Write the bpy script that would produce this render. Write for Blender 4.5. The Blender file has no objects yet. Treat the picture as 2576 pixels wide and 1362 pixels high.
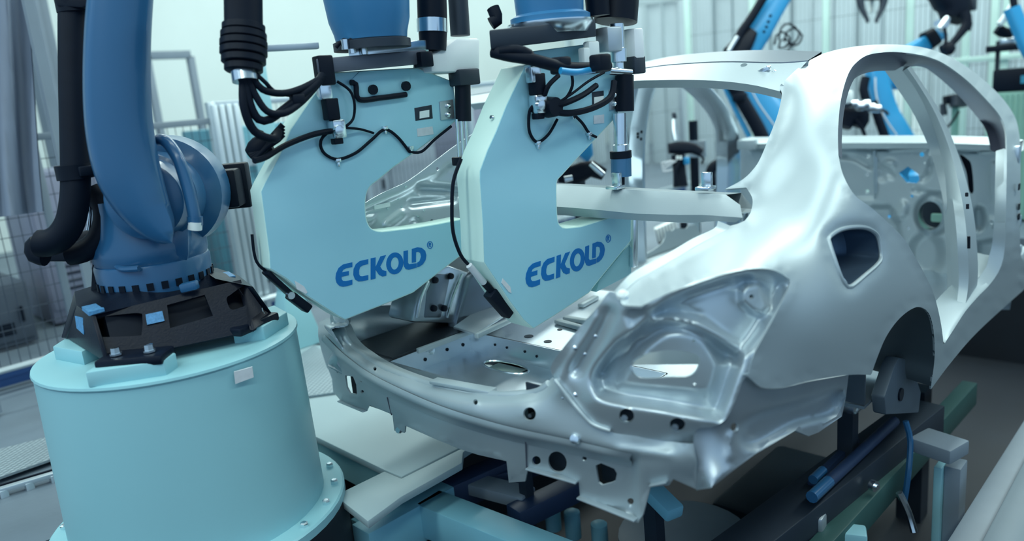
import bpy, bmesh, math, random
import numpy as np
from mathutils import Vector, Matrix
from mathutils.geometry import delaunay_2d_cdt

random.seed(7)
SC = bpy.context.scene
COL = SC.collection

# ------------------------------------------------------------------ camera
CAM = np.array([1.688, -1.40, 1.413]); FPX = 1941.0; W_PX, H_PX = 2576.0, 1362.0
yaw, pit, rol = [math.radians(a) for a in (-44.5, 13.0, -5.15)]
fw = np.array([math.sin(yaw)*math.cos(pit), math.cos(yaw)*math.cos(pit), -math.sin(pit)])
rt = np.array([math.cos(yaw), -math.sin(yaw), 0.0]); up = np.cross(rt, fw)
cr, sr = math.cos(rol), math.sin(rol)
ROT = np.stack([cr*rt+sr*up, -sr*rt+cr*up, fw])
cd = bpy.data.cameras.new('camera'); co = bpy.data.objects.new('camera', cd); COL.objects.link(co)
cd.sensor_width = 36.0; cd.sensor_fit = 'HORIZONTAL'; cd.lens = FPX/W_PX*36.0
cd.clip_start = 0.05; cd.clip_end = 200
m = Matrix.Identity(4)
for i in range(3):
    m[i][0], m[i][1], m[i][2], m[i][3] = ROT[0][i], ROT[1][i], -ROT[2][i], CAM[i]
co.matrix_world = m
cd.dof.use_dof = True; cd.dof.focus_distance = 2.65; cd.dof.aperture_fstop = 1.2
SC.camera = co

# ------------------------------------------------------------------ world and light
wd = bpy.data.worlds.new('hall_air'); SC.world = wd; wd.use_nodes = True
bg = wd.node_tree.nodes['Background']; bg.inputs[0].default_value = (0.30, 0.47, 0.66, 1); bg.inputs[1].default_value = 1.0
def area(name, loc, sx, sy, power, color=(0.86, 1.0, 0.95)):
    l = bpy.data.lights.new(name, 'AREA'); l.shape = 'RECTANGLE'; l.size = sx; l.size_y = sy
    l.energy = power; l.color = color
    o = bpy.data.objects.new(name, l); COL.objects.link(o); o.location = loc
    return o
for i, (x, y) in enumerate([(-3.2, 1.0), (0.2, 1.0), (3.4, 1.0), (-3.2, 6.0), (0.2, 6.0), (3.4, 6.0), (-7, 4.0), (-7, 10.0), (0, 11.0), (-3.2, -4.2), (0.2, -4.2), (3.4, -4.2)]):
    area('ceiling_and_fill_lamp', (x, y, 5.2), 0.7, 5.0, 170 if y > 3 else (60 if y > 0 else 110))  # row behind the camera is added fill to brighten rear-facing edges
SC.view_settings.view_transform = 'Standard'; SC.view_settings.look = 'None'
SC.view_settings.gamma = 1.0; SC.view_settings.use_curve_mapping = False
SC.view_settings.exposure = 0.35

# ------------------------------------------------------------------ helpers: pixels of the photograph to points in the place
def gy(x): return 0.10*(x/0.75)**2            # plan curve of the car's tail
def RAY(px, py): return ROT.T @ np.array([(px-W_PX/2)/FPX, (H_PX/2-py)/FPX, 1.0])
def P(px, py, k, v):
    d = RAY(px, py)
    if k == 'd': return CAM + d*v
    if k == 'g':
        y = v
        for _ in range(12):
            X = CAM + d*((y-CAM[1])/d[1]); y = 0.5*y+0.5*(gy(X[0])+v)
        return CAM + d*((y-CAM[1])/d[1])
    if k == 'p':                              # plane (point, normal)
        q, n = v
        return CAM + d*(np.dot(q-CAM, n)/np.dot(d, n))
    i = 'xyz'.index(k); return CAM + d*((v-CAM[i])/d[i])
def dep(X): return float(ROT[2] @ (np.asarray(X)-CAM))
def pj(X):
    d = ROT @ (np.asarray(X, float)-CAM); return (W_PX/2+FPX*d[0]/d[2], H_PX/2-FPX*d[1]/d[2])
def S(pts, step=9.0, closed=False):
    """Catmull-Rom through 2-D or 3-D points, resampled at about step"""
    p = [np.asarray(q, float) for q in pts]; n = len(p); out = []
    rng = n if closed else n-1
    for i in range(rng):
        if closed: a, b, c, d = p[(i-1) % n], p[i], p[(i+1) % n], p[(i+2) % n]
        else: a, b, c, d = p[max(i-1, 0)], p[i], p[i+1], p[min(i+2, n-1)]
        k = max(1, int(round(np.linalg.norm(c-b)/step)))
        for j in range(k):
            t = j/k
            out.append(0.5*((2*b)+(c-a)*t+(2*a-5*b+4*c-d)*t*t+(3*b-a-3*c+d)*t**3))
    if not closed: out.append(p[-1])
    return out
def resample(c, n):
    c = [np.asarray(q, float) for q in c]
    L = [0.0]
    for a, b in zip(c, c[1:]): L.append(L[-1]+np.linalg.norm(b-a))
    out = []; j = 0
    for i in range(n):
        s = L[-1]*i/(n-1)
        while j < len(c)-2 and L[j+1] < s: j += 1
        t = (s-L[j])/max(1e-9, L[j+1]-L[j]); out.append(c[j]*(1-t)+c[j+1]*t)
    return out
def inside(pts, poly):
    pts = np.asarray(pts, float); q = np.asarray(poly, float); r = np.zeros(len(pts), bool)
    x, y = pts[:, 0], pts[:, 1]
    for a, b in zip(q, np.roll(q, -1, 0)):
        c = ((a[1] > y) != (b[1] > y))
        if c.any(): r ^= c & (x < (b[0]-a[0])*(y-a[1])/((b[1]-a[1]) if b[1] != a[1] else 1e-9)+a[0])
    return r
def bdist(pts, poly, closed=True):
    pts = np.asarray(pts, float); q = np.asarray(poly, float); r = np.full(len(pts), 1e9)
    z = list(zip(q, np.roll(q, -1, 0)))
    if not closed: z = z[:-1]
    for a, b in z:
        ab = b-a; t = np.clip(((pts-a)@ab)/max(1e-9, ab@ab), 0, 1)
        r = np.minimum(r, np.linalg.norm(pts-(a+t[:, None]*ab), axis=1))
    return r
def sstep(t): t = np.clip(t, 0, 1); return t*t*(3-2*t)
class Depth:
    """thin-plate interpolation of inverse distance through known points"""
    def __init__(s, ctrl, stamps=(), lam=1e-4):
        s.c = np.array([[c[0], c[1]] for c in ctrl], float)/400.0
        v = np.array([1.0/dep(P(c[0], c[1], c[2], c[3])) for c in ctrl]); n = len(v)
        K = s.k(s.c, s.c)+lam*np.eye(n); Q = np.hstack([np.ones((n, 1)), s.c])
        A = np.zeros((n+3, n+3)); A[:n, :n] = K; A[:n, n:] = Q; A[n:, :n] = Q.T
        s.w = np.linalg.solve(A, np.concatenate([v, np.zeros(3)])); s.st = stamps
    @staticmethod
    def k(a, b):
        r = np.linalg.norm(a[:, None]-b[None], axis=2); return np.where(r > 1e-9, r*r*np.log(np.maximum(r, 1e-9)), 0)
    def __call__(s, pts):
        pts = np.asarray(pts, float); q = pts/400.0; n = len(s.c)
        d = 1.0/(s.k(q, s.c)@s.w[:n]+s.w[n]+q@s.w[n+1:])
        for kind, poly, h, w in s.st:
            if kind == 'in': sd = np.where(inside(pts, poly), 1, -1)*bdist(pts, poly); d = d+h*sstep((sd+w/2)/w)
            else: d = d+h*(1-sstep(bdist(pts, poly, False)/w))
        return d
    def pt(s, px, py): return P(px, py, 'd', float(s([(px, py)])[0]))
    def pts(s, l): return [P(p[0], p[1], 'd', d) for p, d in zip(l, s([(p[0], p[1]) for p in l]))]

# ------------------------------------------------------------------ helpers: materials
MATS = {}
def mat(name, col, rough=0.5, metal=0.0, var=0.06, scale=6.0, bump=0.0, bscale=60.0, coat=0.0, emit=None, spec=0.5, alpha=None, trans=None):
    if name in MATS: return MATS[name]
    M = bpy.data.materials.new(name); M.use_nodes = True; nt = M.node_tree; b = nt.nodes['Principled BSDF']
    tc = nt.nodes.new('ShaderNodeTexCoord'); nz = nt.nodes.new('ShaderNodeTexNoise')
    nz.inputs['Scale'].default_value = scale; nz.inputs['Detail'].default_value = 4
    nt.links.new(tc.outputs['Object'], nz.inputs['Vector'])
    mx = nt.nodes.new('ShaderNodeMix'); mx.data_type = 'RGBA'
    mx.inputs[6].default_value = tuple(c*(1-var) for c in col)+(1,); mx.inputs[7].default_value = tuple(min(1, c*(1+var)) for c in col)+(1,)
    nt.links.new(nz.outputs['Fac'], mx.inputs[0]); nt.links.new(mx.outputs[2], b.inputs['Base Color'])
    b.inputs['Roughness'].default_value = rough; b.inputs['Metallic'].default_value = metal
    b.inputs['Specular IOR Level'].default_value = spec
    if coat: b.inputs['Coat Weight'].default_value = coat; b.inputs['Coat Roughness'].default_value = 0.12
    if trans: b.inputs['Transmission Weight'].default_value = trans
    if bump:
        n2 = nt.nodes.new('ShaderNodeTexNoise'); n2.inputs['Scale'].default_value = bscale; n2.inputs['Detail'].default_value = 3
        nt.links.new(tc.outputs['Object'], n2.inputs['Vector'])
        bp = nt.nodes.new('ShaderNodeBump'); bp.inputs['Strength'].default_value = bump; bp.inputs['Distance'].default_value = 0.01
        nt.links.new(n2.outputs['Fac'], bp.inputs['Height']); nt.links.new(bp.outputs['Normal'], b.inputs['Normal'])
    if emit: b.inputs['Emission Color'].default_value = tuple(emit[:3])+(1,); b.inputs['Emission Strength'].default_value = emit[3]
    MATS[name] = M; return M
def chequer(name, col):
    M = mat(name, col, 0.45, 0.6, 0.12, 3.0); nt = M.node_tree; b = nt.nodes['Principled BSDF']
    tc = nt.nodes.new('ShaderNodeTexCoord'); w = []
    for ang in (0.6, -0.6):
        mp = nt.nodes.new('ShaderNodeMapping'); mp.inputs['Rotation'].default_value = (0, 0, ang)
        wv = nt.nodes.new('ShaderNodeTexWave'); wv.inputs['Scale'].default_value = 14; wv.inputs['Distortion'].default_value = 0
        nt.links.new(tc.outputs['Object'], mp.inputs[0]); nt.links.new(mp.outputs[0], wv.inputs[0]); w.append(wv)
    mm = nt.nodes.new('ShaderNodeMath'); mm.operation = 'MULTIPLY'
    nt.links.new(w[0].outputs['Fac'], mm.inputs[0]); nt.links.new(w[1].outputs['Fac'], mm.inputs[1])
    bp = nt.nodes.new('ShaderNodeBump'); bp.inputs['Strength'].default_value = 0.9; bp.inputs['Distance'].default_value = 0.006
    nt.links.new(mm.outputs[0], bp.inputs['Height']); nt.links.new(bp.outputs['Normal'], b.inputs['Normal'])
    return M
def srgb(r, g, b):
    return tuple(((c/255+0.055)/1.055)**2.4 if c > 10 else c/255/12.92 for c in (r, g, b))
BODY = mat('bare_aluminium', (0.43, 0.51, 0.545), 0.45, 0.45, 0.03, 3.0, 0.02, 90)
PRESS = mat('pressed_aluminium', (0.54, 0.62, 0.66), 0.33, 0.6, 0.05, 4.0, 0.02, 80)
BODY2 = mat('rolled_aluminium', (0.64, 0.72, 0.78), 0.30, 0.95, 0.10, 5.0, 0.03, 60)
DULL = mat('dull_aluminium', (0.50, 0.57, 0.62), 0.45, 0.8, 0.12, 6.0)
STEEL = mat('bright_steel', (0.75, 0.82, 0.86), 0.22, 1.0, 0.08, 9.0)
DARKST = mat('dark_steel', (0.022, 0.034, 0.052), 0.5, 0.3, 0.2, 7.0)
BLACK = mat('black_plastic', (0.004, 0.008, 0.017), 0.45, 0.0, 0.25, 8.0, spec=0.16)
RUBBER = mat('black_rubber', (0.004, 0.008, 0.017), 0.55, 0.0, 0.2, 20.0, spec=0.12)
CAST = mat('black_cast_iron', (0.004, 0.008, 0.019), 0.34, 0.0, 0.2, 30.0, 0.06, 150, spec=0.22)
MINT = mat('mint_paint', (0.29, 0.57, 0.635), 0.42, 0.0, 0.04, 2.0, 0.02, 200)
MINT2 = mat('light_mint_edge', (0.64, 0.86, 0.79), 0.42, 0.0, 0.04, 2.0)  # frame edges coloured lighter and greener than the frame faces
TEAL = mat('pale_blue_paint', (0.33, 0.64, 0.755), 0.28, 0.0, 0.03, 2.5, 0.015, 300, coat=0.3)
ROBBLUE = mat('robot_blue_paint', (0.020, 0.105, 0.235), 0.30, 0.0, 0.06, 3.0, coat=0.3)
SKYBLUE = mat('bright_blue_paint', (0.025, 0.29, 0.58), 0.32, 0.0, 0.06, 3.0, coat=0.2)
LOGO = mat('blue_lettering', (0.0, 0.15, 0.46), 0.4, 0.0, 0.02)
WHITE = mat('white_enamel', (0.80, 0.87, 0.86), 0.4, 0.0, 0.03)
LABEL = mat('label_paper', (0.62, 0.66, 0.70), 0.6, 0.0, 0.12, 60)
BLUELAB = mat('blue_label', (0.08, 0.27, 0.52), 0.5, 0.0, 0.5, 120)
ALU = mat('aluminium_profile', (0.55, 0.63, 0.67), 0.35, 0.7, 0.06)
WIRE = mat('fence_wire', (0.06, 0.08, 0.11), 0.5, 0.3, 0.1)
GREEN = mat('green_enamel', (0.24, 0.46, 0.38), 0.5, 0.0, 0.06)
GREY = mat('grey_enamel', (0.20, 0.25, 0.30), 0.55, 0.0, 0.12)

# ------------------------------------------------------------------ helpers: meshes and objects
def tag(o, label=None, cat=None, group=None, kind=None):
    for k, v in (('label', label), ('category', cat), ('group', group), ('kind', kind)):
        if v: o[k] = v
    return o
def empty(name, loc, label=None, cat=None, group=None):
    o = bpy.data.objects.new(name, None); COL.objects.link(o); o.location = tuple(loc); o.empty_display_size = 0.1
    return tag(o, label, cat, group)
def link(name, me, material, parent=None, sharp=38):
    if isinstance(material, bpy.types.Material): me.materials.append(material)
    o = bpy.data.objects.new(name, me); COL.objects.link(o)
    if sharp is not None and len(me.polygons):
        me.polygons.foreach_set('use_smooth', [True]*len(me.polygons)); me.set_sharp_from_angle(angle=math.radians(sharp))
    if parent is not None:
        o.parent = parent
        L = parent_loc(parent); o.matrix_parent_inverse = Matrix.Translation(-L)
    return o
def parent_loc(p):
    return Vector(p.location)              # every child keeps world coordinates
class MB:
    """collects shapes in world coordinates into one mesh"""
    def __init__(s): s.v = []; s.f = []
    def add(s, vs, fs):
        o = len(s.v); s.v += [tuple(float(c) for c in v) for v in vs]; s.f += [tuple(i+o for i in f) for f in fs]; return s
    def hexa(s, c):          # 8 corners: bottom ring, top ring
        return s.add(c, [(3, 2, 1, 0), (4, 5, 6, 7), (0, 1, 5, 4), (1, 2, 6, 5), (2, 3, 7, 6), (3, 0, 4, 7)])
    def box(s, c, size, M=None):
        c = np.asarray(c, float); h = np.asarray(size, float)/2
        q = [np.array(a)*h for a in ((-1, -1, -1), (1, -1, -1), (1, 1, -1), (-1, 1, -1), (-1, -1, 1), (1, -1, 1), (1, 1, 1), (-1, 1, 1))]
        if M is not None: q = [M@a for a in q]
        return s.hexa([a+c for a in q])
    def bar(s, a, b, w, h, upv=(0, 0, 1)):
        a = np.asarray(a, float); b = np.asarray(b, float); M = frame(b-a, upv)
        return s.box((a+b)/2, (np.linalg.norm(b-a), w, h), M)
    def tube(s, pts, r, n=10, caps=True):
        p = [np.asarray(q, float) for q in pts]; k = len(p); r = [r]*k if np.isscalar(r) else r
        prev = None; vs = []; fs = []
        for i in range(k):
            t = p[min(i+1, k-1)]-p[max(i-1, 0)]; t = t/max(1e-9, np.linalg.norm(t))
            if prev is None:
                a = np.array([0, 0, 1.0]) if abs(t[2]) < 0.9 else np.array([1.0, 0, 0]); u = np.cross(t, a)
            else: u = prev-t*(prev@t)
            u = u/max(1e-9, np.linalg.norm(u)); prev = u; w = np.cross(t, u)
            for j in range(n):
                g = 2*math.pi*j/n; vs.append(p[i]+r[i]*(math.cos(g)*u+math.sin(g)*w))
        for i in range(k-1):
            for j in range(n):
                a, b = i*n+j, i*n+(j+1) % n; fs.append((a, b, b+n, a+n))
        if caps: fs.append(tuple(range(n-1, -1, -1))); fs.append(tuple((k-1)*n+j for j in range(n)))
        return s.add(vs, fs)
    def lathe(s, c, axis, prof, n=28, caps=True):
        """prof: list of (distance along the axis, radius)"""
        c = np.asarray(c, float); ax = np.asarray(axis, float); ax = ax/np.linalg.norm(ax)
        return s.tube_prof([c+ax*a for a, _ in prof], [q for _, q in prof], ax, n, caps)
    def tube_prof(s, cs, rs, ax, n, caps):
        a = np.array([0, 0, 1.0]) if abs(ax[2]) < 0.9 else np.array([1.0, 0, 0]); u = np.cross(ax, a); u /= np.linalg.norm(u); w = np.cross(ax, u)
        vs = []; fs = []; k = len(cs)
        for c, r in zip(cs, rs):
            for j in range(n):
                g = 2*math.pi*j/n; vs.append(c+max(r, 1e-5)*(math.cos(g)*u+math.sin(g)*w))
        for i in range(k-1):
            for j in range(n):
                p, q = i*n+j, i*n+(j+1) % n; fs.append((p, q, q+n, p+n))
        if caps: fs.append(tuple(range(n-1, -1, -1))); fs.append(tuple((k-1)*n+j for j in range(n)))
        return s.add(vs, fs)
    def prism(s, poly, off):
        """polygon of 3-D points extruded by the vector off"""
        n = len(poly); a = [np.asarray(p, float) for p in poly]; off = np.asarray(off, float)
        return s.add(a+[p+off for p in a], [tuple(range(n)), tuple(range(2*n-1, n-1, -1))]+[(i, i+n, (i+1) % n+n, (i+1) % n) for i in range(n)])
    def loft(s, curves, closed=False, n=None):
        n = n or max(len(c) for c in curves); cs = [resample(c, n) for c in curves]; k = len(cs)
        vs = [p for c in cs for p in c]; fs = []
        for i in range(k if closed else k-1):
            for j in range(n-1):
                a = i*n+j; b = ((i+1) % k)*n+j; fs.append((a, a+1, b+1, b))
        return s.add(vs, fs)
    def build(s, name, material, parent=None, sharp=38, bevel=0.0, fix=True):
        me = bpy.data.meshes.new(name)
        if bevel or fix:
            bm = bmesh.new(); bv = [bm.verts.new(v) for v in s.v]
            for f in s.f:
                try: bm.faces.new([bv[i] for i in f])
                except ValueError: pass
            if fix: bmesh.ops.recalc_face_normals(bm, faces=bm.faces)
            if bevel:
                es = [e for e in bm.edges if len(e.link_faces) == 2 and e.calc_face_angle(0) > 0.6]
                bmesh.ops.bevel(bm, geom=es, offset=bevel, segments=2, affect='EDGES', profile=0.5, clamp_overlap=True)
            bm.to_mesh(me); bm.free()
        else: me.from_pydata(s.v, [], s.f)
        return link(name, me, material, parent, sharp)
def frame(d, upv=(0, 0, 1)):
    x = np.asarray(d, float); x = x/np.linalg.norm(x); z = np.asarray(upv, float); z = z-x*(z@x)
    if np.linalg.norm(z) < 1e-6: z = np.array([0, 1.0, 0])-x*x[1]
    z = z/np.linalg.norm(z); return np.stack([x, np.cross(z, x), z], 1)
def solid(vs, fs, name, material, parent, thick, away=None, sharp=40):
    """thin sheet turned into a closed plate of the given thickness"""
    v = np.array(vs, float); f = np.array(fs, int)
    fn = np.cross(v[f[:, 1]]-v[f[:, 0]], v[f[:, 2]]-v[f[:, 0]]); vn = np.zeros_like(v)
    tow = (CAM if away is None else np.asarray(away))-v[f[:, 0]]
    flip = np.einsum('ij,ij->i', fn, tow) < 0
    if away is None and flip.mean() > 0.5: f = f[:, ::-1]; fn = -fn
    elif away is not None: f[flip] = f[flip][:, ::-1]; fn[flip] *= -1
    for k in range(f.shape[1]): np.add.at(vn, f[:, k], fn)
    vn /= np.maximum(1e-12, np.linalg.norm(vn, axis=1))[:, None]
    n = len(v); back = v-vn*thick; faces = [tuple(a) for a in f]+[tuple(a[::-1]+n) for a in f]
    cnt = {}
    for a in f:
        for i in range(len(a)):
            e = (int(a[i]), int(a[(i+1) % len(a)])); cnt[e] = 1
    for (a, b) in list(cnt):
        if (b, a) not in cnt: faces.append((b, a, a+n, b+n))
    me = bpy.data.meshes.new(name); me.from_pydata([tuple(p) for p in np.vstack([v, back])], [], faces); me.update()
    return link(name, me, material, parent, sharp)
def tri_px(outline, holes=(), step=14.0, extra=()):
    o = [tuple(map(float, p[:2])) for p in outline]; hs = [[tuple(map(float, p[:2])) for p in h] for h in holes]
    vs = []; es = []
    for ring in [o]+hs:
        b = len(vs); vs += ring; es += [(b+i, b+(i+1) % len(ring)) for i in range(len(ring))]
    a = np.array(o); lo, hi = a.min(0), a.max(0); g = []
    j = 0; y = lo[1]
    while y < hi[1]:
        x = lo[0]+(step/2 if j % 2 else 0)
        while x < hi[0]: g.append((x, y)); x += step
        y += step*0.87; j += 1
    if g:
        g = np.array(g); k = inside(g, o) & (bdist(g, o) > step*0.55)
        for h in hs: k &= ~inside(g, h) & (bdist(g, h) > step*0.55)
        vs += [tuple(p) for p in g[k]]
    vs += [tuple(p) for p in extra]
    r = delaunay_2d_cdt([Vector(p) for p in vs], es, [], 0, 1e-4)
    V = np.array([(p.x, p.y) for p in r[0]]); F = np.array([f for f in r[2] if len(f) == 3])
    c = V[F].mean(1); k = inside(c, o)
    for h in hs: k &= ~inside(c, h)
    return V, F[k]
def sheet(name, outline, holes, D, material, parent, step=14.0, thick=0.006, sharp=40, mirror=False, cut=None, relax=0):
    V, F = tri_px(outline, holes, step)
    d = D(V)
    if relax:
        E = np.vstack([F[:, [0, 1]], F[:, [1, 2]], F[:, [2, 0]]]); key = np.sort(E, 1); u, c = np.unique(key, axis=0, return_counts=True)
        rim = np.zeros(len(V), bool); rim[u[c == 1].ravel()] = True
        for _ in range(relax):
            sm = np.zeros(len(V)); nb = np.zeros(len(V))
            for a, b in ((0, 1), (1, 0)): np.add.at(sm, u[:, a], d[u[:, b]]); np.add.at(nb, u[:, a], 1)
            d = np.where(rim, d, .4*d+.6*sm/np.maximum(1, nb))
    X = np.array([P(p[0], p[1], 'd', q) for p, q in zip(V, d)])
    o = solid(X, F, name, material, parent, thick, sharp=sharp)
    if not mirror: return o
    X2 = X*np.array([-1, 1, 1])
    if cut is not None: F = F[np.array([cut(X2[t]) for t in F])]
    o2 = solid(X2, F, name, material, parent, thick, away=np.array([-3.5, -2.0, 1.5]) if mirror is True else np.array(mirror), sharp=sharp)
    return o, o2
def circ(cx, cy, rx, ry=None, n=20, rot=0.0):
    ry = ry or rx; c, s_ = math.cos(rot), math.sin(rot); out = []
    for i in range(n):
        a = 2*math.pi*i/n; x, y = rx*math.cos(a), ry*math.sin(a); out.append((cx+c*x-s_*y, cy+s_*x+c*y))
    return out
def copy_of(o, parent=None, name=None):
    c = o.copy(); COL.objects.link(c); c.parent = parent
    return c

# ------------------------------------------------------------------ the hall: floor, pit, walls, deck plates
DECKZ = 0.05
FLOORM = mat('concrete_floor', (0.12, 0.16, 0.20), 0.5, 0.0, 0.3, 2.0, 0.1, 30)
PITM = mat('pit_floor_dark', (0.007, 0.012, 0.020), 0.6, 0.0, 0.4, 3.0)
WALLM = mat('hall_wall_paint', (0.56, 0.64, 0.63), 0.7, 0.0, 0.10, 0.7)
CORR = mat('corrugated_cladding', (0.48, 0.57, 0.61), 0.55, 0.2, 0.10, 0.9)
def struct(mb, name, material, **k): return tag(mb.build(name, material, None, **k), kind='structure')
# concrete floor on the far side and behind, with the conveyor pit left open
fl = MB()
for (x0, y0, x1, y1) in ((-14, -6, -1.25, 16), (-1.25, 5.2, 14, 16), (2.9, -6, 14, 5.2), (-1.25, -6, 2.9, -2.9)):
    fl.box(((x0+x1)/2, (y0+y1)/2, DECKZ-.12), (x1-x0, y1-y0, .2))
floor = struct(fl, 'floor', FLOORM)
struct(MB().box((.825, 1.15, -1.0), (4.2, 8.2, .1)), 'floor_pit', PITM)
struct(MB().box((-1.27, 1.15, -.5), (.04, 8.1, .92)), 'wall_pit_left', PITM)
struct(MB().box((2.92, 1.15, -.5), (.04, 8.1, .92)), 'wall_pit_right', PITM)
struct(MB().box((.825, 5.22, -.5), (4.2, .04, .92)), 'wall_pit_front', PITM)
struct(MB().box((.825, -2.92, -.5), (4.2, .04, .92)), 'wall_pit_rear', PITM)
# walls far behind: smooth on the left, ribbed cladding ahead
struct(MB().box((-9.5, 5, 3.2), (.2, 24, 7)), 'wall_left', WALLM)
wf = struct(MB().box((0, 13.6, 3.2), (20, .2, 7)), 'wall_front', CORR)
rb = MB().box((0, 13.45, 3.2), (.16, .1, 7)).build('rib', CORR, wf, bevel=.02)
for i in range(46):
    c = copy_of(rb, wf); c.location.x = -9.0+i*.4; c.matrix_parent_inverse = rb.matrix_parent_inverse.copy()
struct(MB().box((0, 2.8, 5.75), (19.5, 22, .2)), 'ceiling', mat('ceiling_paint', (0.55, 0.66, 0.66), .8, 0, .1, .5))
# deck plates beside the car
CHK = chequer('chequer_plate', (0.30, 0.37, 0.41))
DECK = mat('deck_plate_paint', (0.37, 0.48, 0.51), 0.5, 0.1, 0.06, 1.5)
def zpoly(px, z): return [P(x, y, 'z', z) for x, y in px]
def deck(name, px, material, label, z=DECKZ, t=.03, bevel=.004):
    o = MB().prism(zpoly(px, z), (0, 0, -t)).build(name, material, None, bevel=bevel)
    return tag(o, label, 'floor plate')
deck('deck_plate', [(742,862),(1330,930),(1330,1040),(1010,1200),(965,1182),(765,1085),(700,1060),(700,900)], DECK, 'large pale grey deck plate under the left rear corner of the car body')
deck('deck_plate', [(1010,1204),(1330,1044),(1180,1128),(1165,1138),(1162,1165),(1010,1250),(925,1312),(842,1247),(967,1186)], DECK, 'pale grey deck plate with notched edge reaching towards the light blue skid frame')
deck('chequer_plate', [(735,905),(790,868),(835,898),(860,985),(740,1002)], CHK, 'chequer plate walkway between mint pedestal and car tail', DECKZ+.012, .01, 0)
deck('chequer_plate', [(-40,1140),(205,1078),(215,1125),(-40,1215)], CHK, 'narrow chequer plate walkway left of the mint pedestal', DECKZ+.012, .01, 0)
# side wall of the deck notch, and the drop beyond
A = zpoly([(765,1085),(967,1184)], DECKZ-.03)
MB().prism([A[0], A[1], A[1]+np.array([0,0,-.14]), A[0]+np.array([0,0,-.14])], (.01,.02,0)).build('deck_side', MINT, bpy.data.objects['deck_plate'])
# kerb and low platform on the left
pl = empty('low_platform', P(80,1250,'z',-.1), 'low dark platform frame with rectangular openings left of the pedestal', 'platform')
A = [P(x, y, 'z', .06) for x, y in ((-60,1252),(195,1176))]
MB().bar(A[0], A[1], .03, .02).build('top_rail', DULL, pl, bevel=.003)
A2 = [a+np.array([0,0,-.14]) for a in A]; MB().bar(A2[0], A2[1], .03, .03).build('bottom_rail', DULL, pl, bevel=.003)
for i in range(5):
    t = i/4; c = A[0]*(1-t)+A[1]*t; MB().bar(c, c+np.array([0,0,-.14]), .03, .035, (1,0,0)).build('post', DULL, pl, bevel=.003)
MB().bar(A[0]+np.array([-.05,.05,-.07]), A[1]+np.array([-.05,.05,-.07]), .01, .14).build('back_plate', BLACK, pl)
# ------------------------------------------------------------------ the car body
CAR = empty('car_body', (0, 1.6, 0.05), 'bare silver aluminium car body shell without doors, lid or wheels, tail lamp pockets empty', 'car body')
# ---- right side panel: quarter, rear pillar, roof rail, front pillar, sill
SIDE_CTRL = [(2342,970,'x',.88),(2460,835,'x',.88),(2576,729,'x',.88),(2606,700,'x',.88),(2565,400,'x',.86),(2562,535,'x',.90),(2612,420,'x',.86),
 (2600,345,'x',.80),(2560,292,'x',.745),(2470,197,'x',.66),(2370,134,'x',.61),(2270,113,'x',.59),(2160,116,'x',.575),(2070,135,'x',.55),
 (2157,155,'x',.64),(2219,132,'x',.625),(2296,135,'x',.645),(2378,162,'x',.68),(2483,253,'x',.745),(2560,335,'x',.81),
 (2050,300,'x',.70),(2108,335,'x',.765),(1990,300,'x',.625),(1980,215,'x',.55),(1967,237,'x',.53),(1934,347,'x',.575),(1895,426,'x',.60),(1868,452,'x',.58),
 (2109,390,'x',.80),(2121,440,'x',.84),(2196,526,'x',.90),(2273,599,'x',.92),(2319,677,'x',.925),(2358,770,'x',.92),(2350,880,'x',.915),
 (2010,420,'x',.70),(1960,480,'x',.68),(2060,500,'x',.82),(1990,560,'x',.78),(2080,600,'x',.88),(2150,660,'x',.92),(2020,660,'x',.87),
 (2314,773,'x',.94),(2258,807,'x',.94),(2205,905,'x',.93),(2135,941,'x',.92),(2060,850,'x',.925),(2140,820,'x',.935),(2020,966,'x',.90),(1962,976,'x',.89),(1884,950,'x',.87),
 (1936,821,'x',.885),(1897,892,'x',.872),(1987,711,'x',.88),(2060,760,'x',.92),(1873,556,'x',.63),(1800,592,'x',.63),(1710,645,'x',.63),(1640,680,'x',.63),(1606,705,'x',.635),(1566,769,'x',.67),
 (1768,708,'x',.80),(1740,670,'x',.72),(1671,743,'x',.74),(1897,676,'x',.865),(1832,688,'x',.835),(1850,630,'x',.78),(1930,600,'x',.78)]
fuel = S([(2085,598),(2110,580),(2145,572),(2180,574),(2205,590),(2214,620),(2216,650),(2205,668),(2180,690),(2140,722),(2125,715),(2112,690),(2098,650),(2086,612)], 7, True)
fuel_out = [((np.array(p)-np.array([2152,646]))*1.10+np.array([2152,646])) for p in fuel]
SIDE_ST = [('ln', [(2352,955),(2420,868),(2500,785),(2590,700)], -.022, 26), ('in', fuel_out, 0.03, 24),
           ('in', [(1989,228),(1983,276),(1956,347),(1926,417),(1895,474),(1860,500),(1780,490),(1860,440),(1934,347),(1967,237),(1960,215)], 0.02, 16)]
SD = Depth(SIDE_CTRL, SIDE_ST, lam=0.035)
door_top = S([(2109,390),(2108,335),(2112,276),(2121,226),(2137,180),(2157,155),(2182,139),(2219,132),(2255,131),(2296,135),(2337,144),(2378,162),(2433,203),(2483,253),(2515,292),(2530,330),(2533,380)], 8)
door_low = S([(2533,380),(2532,470),(2530,560),(2527,630),(2515,678),(2490,716),(2462,745),(2430,782),(2400,828),(2374,868)], 8)
door_rear = S([(2374,868),(2368,820),(2358,772),(2345,730),(2319,677),(2296,636),(2273,599),(2237,563),(2196,526),(2150,490),(2121,440),(2109,390)], 8)
door_hole = door_top[:-1]+door_low[:-1]+door_rear[:-1]
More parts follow.
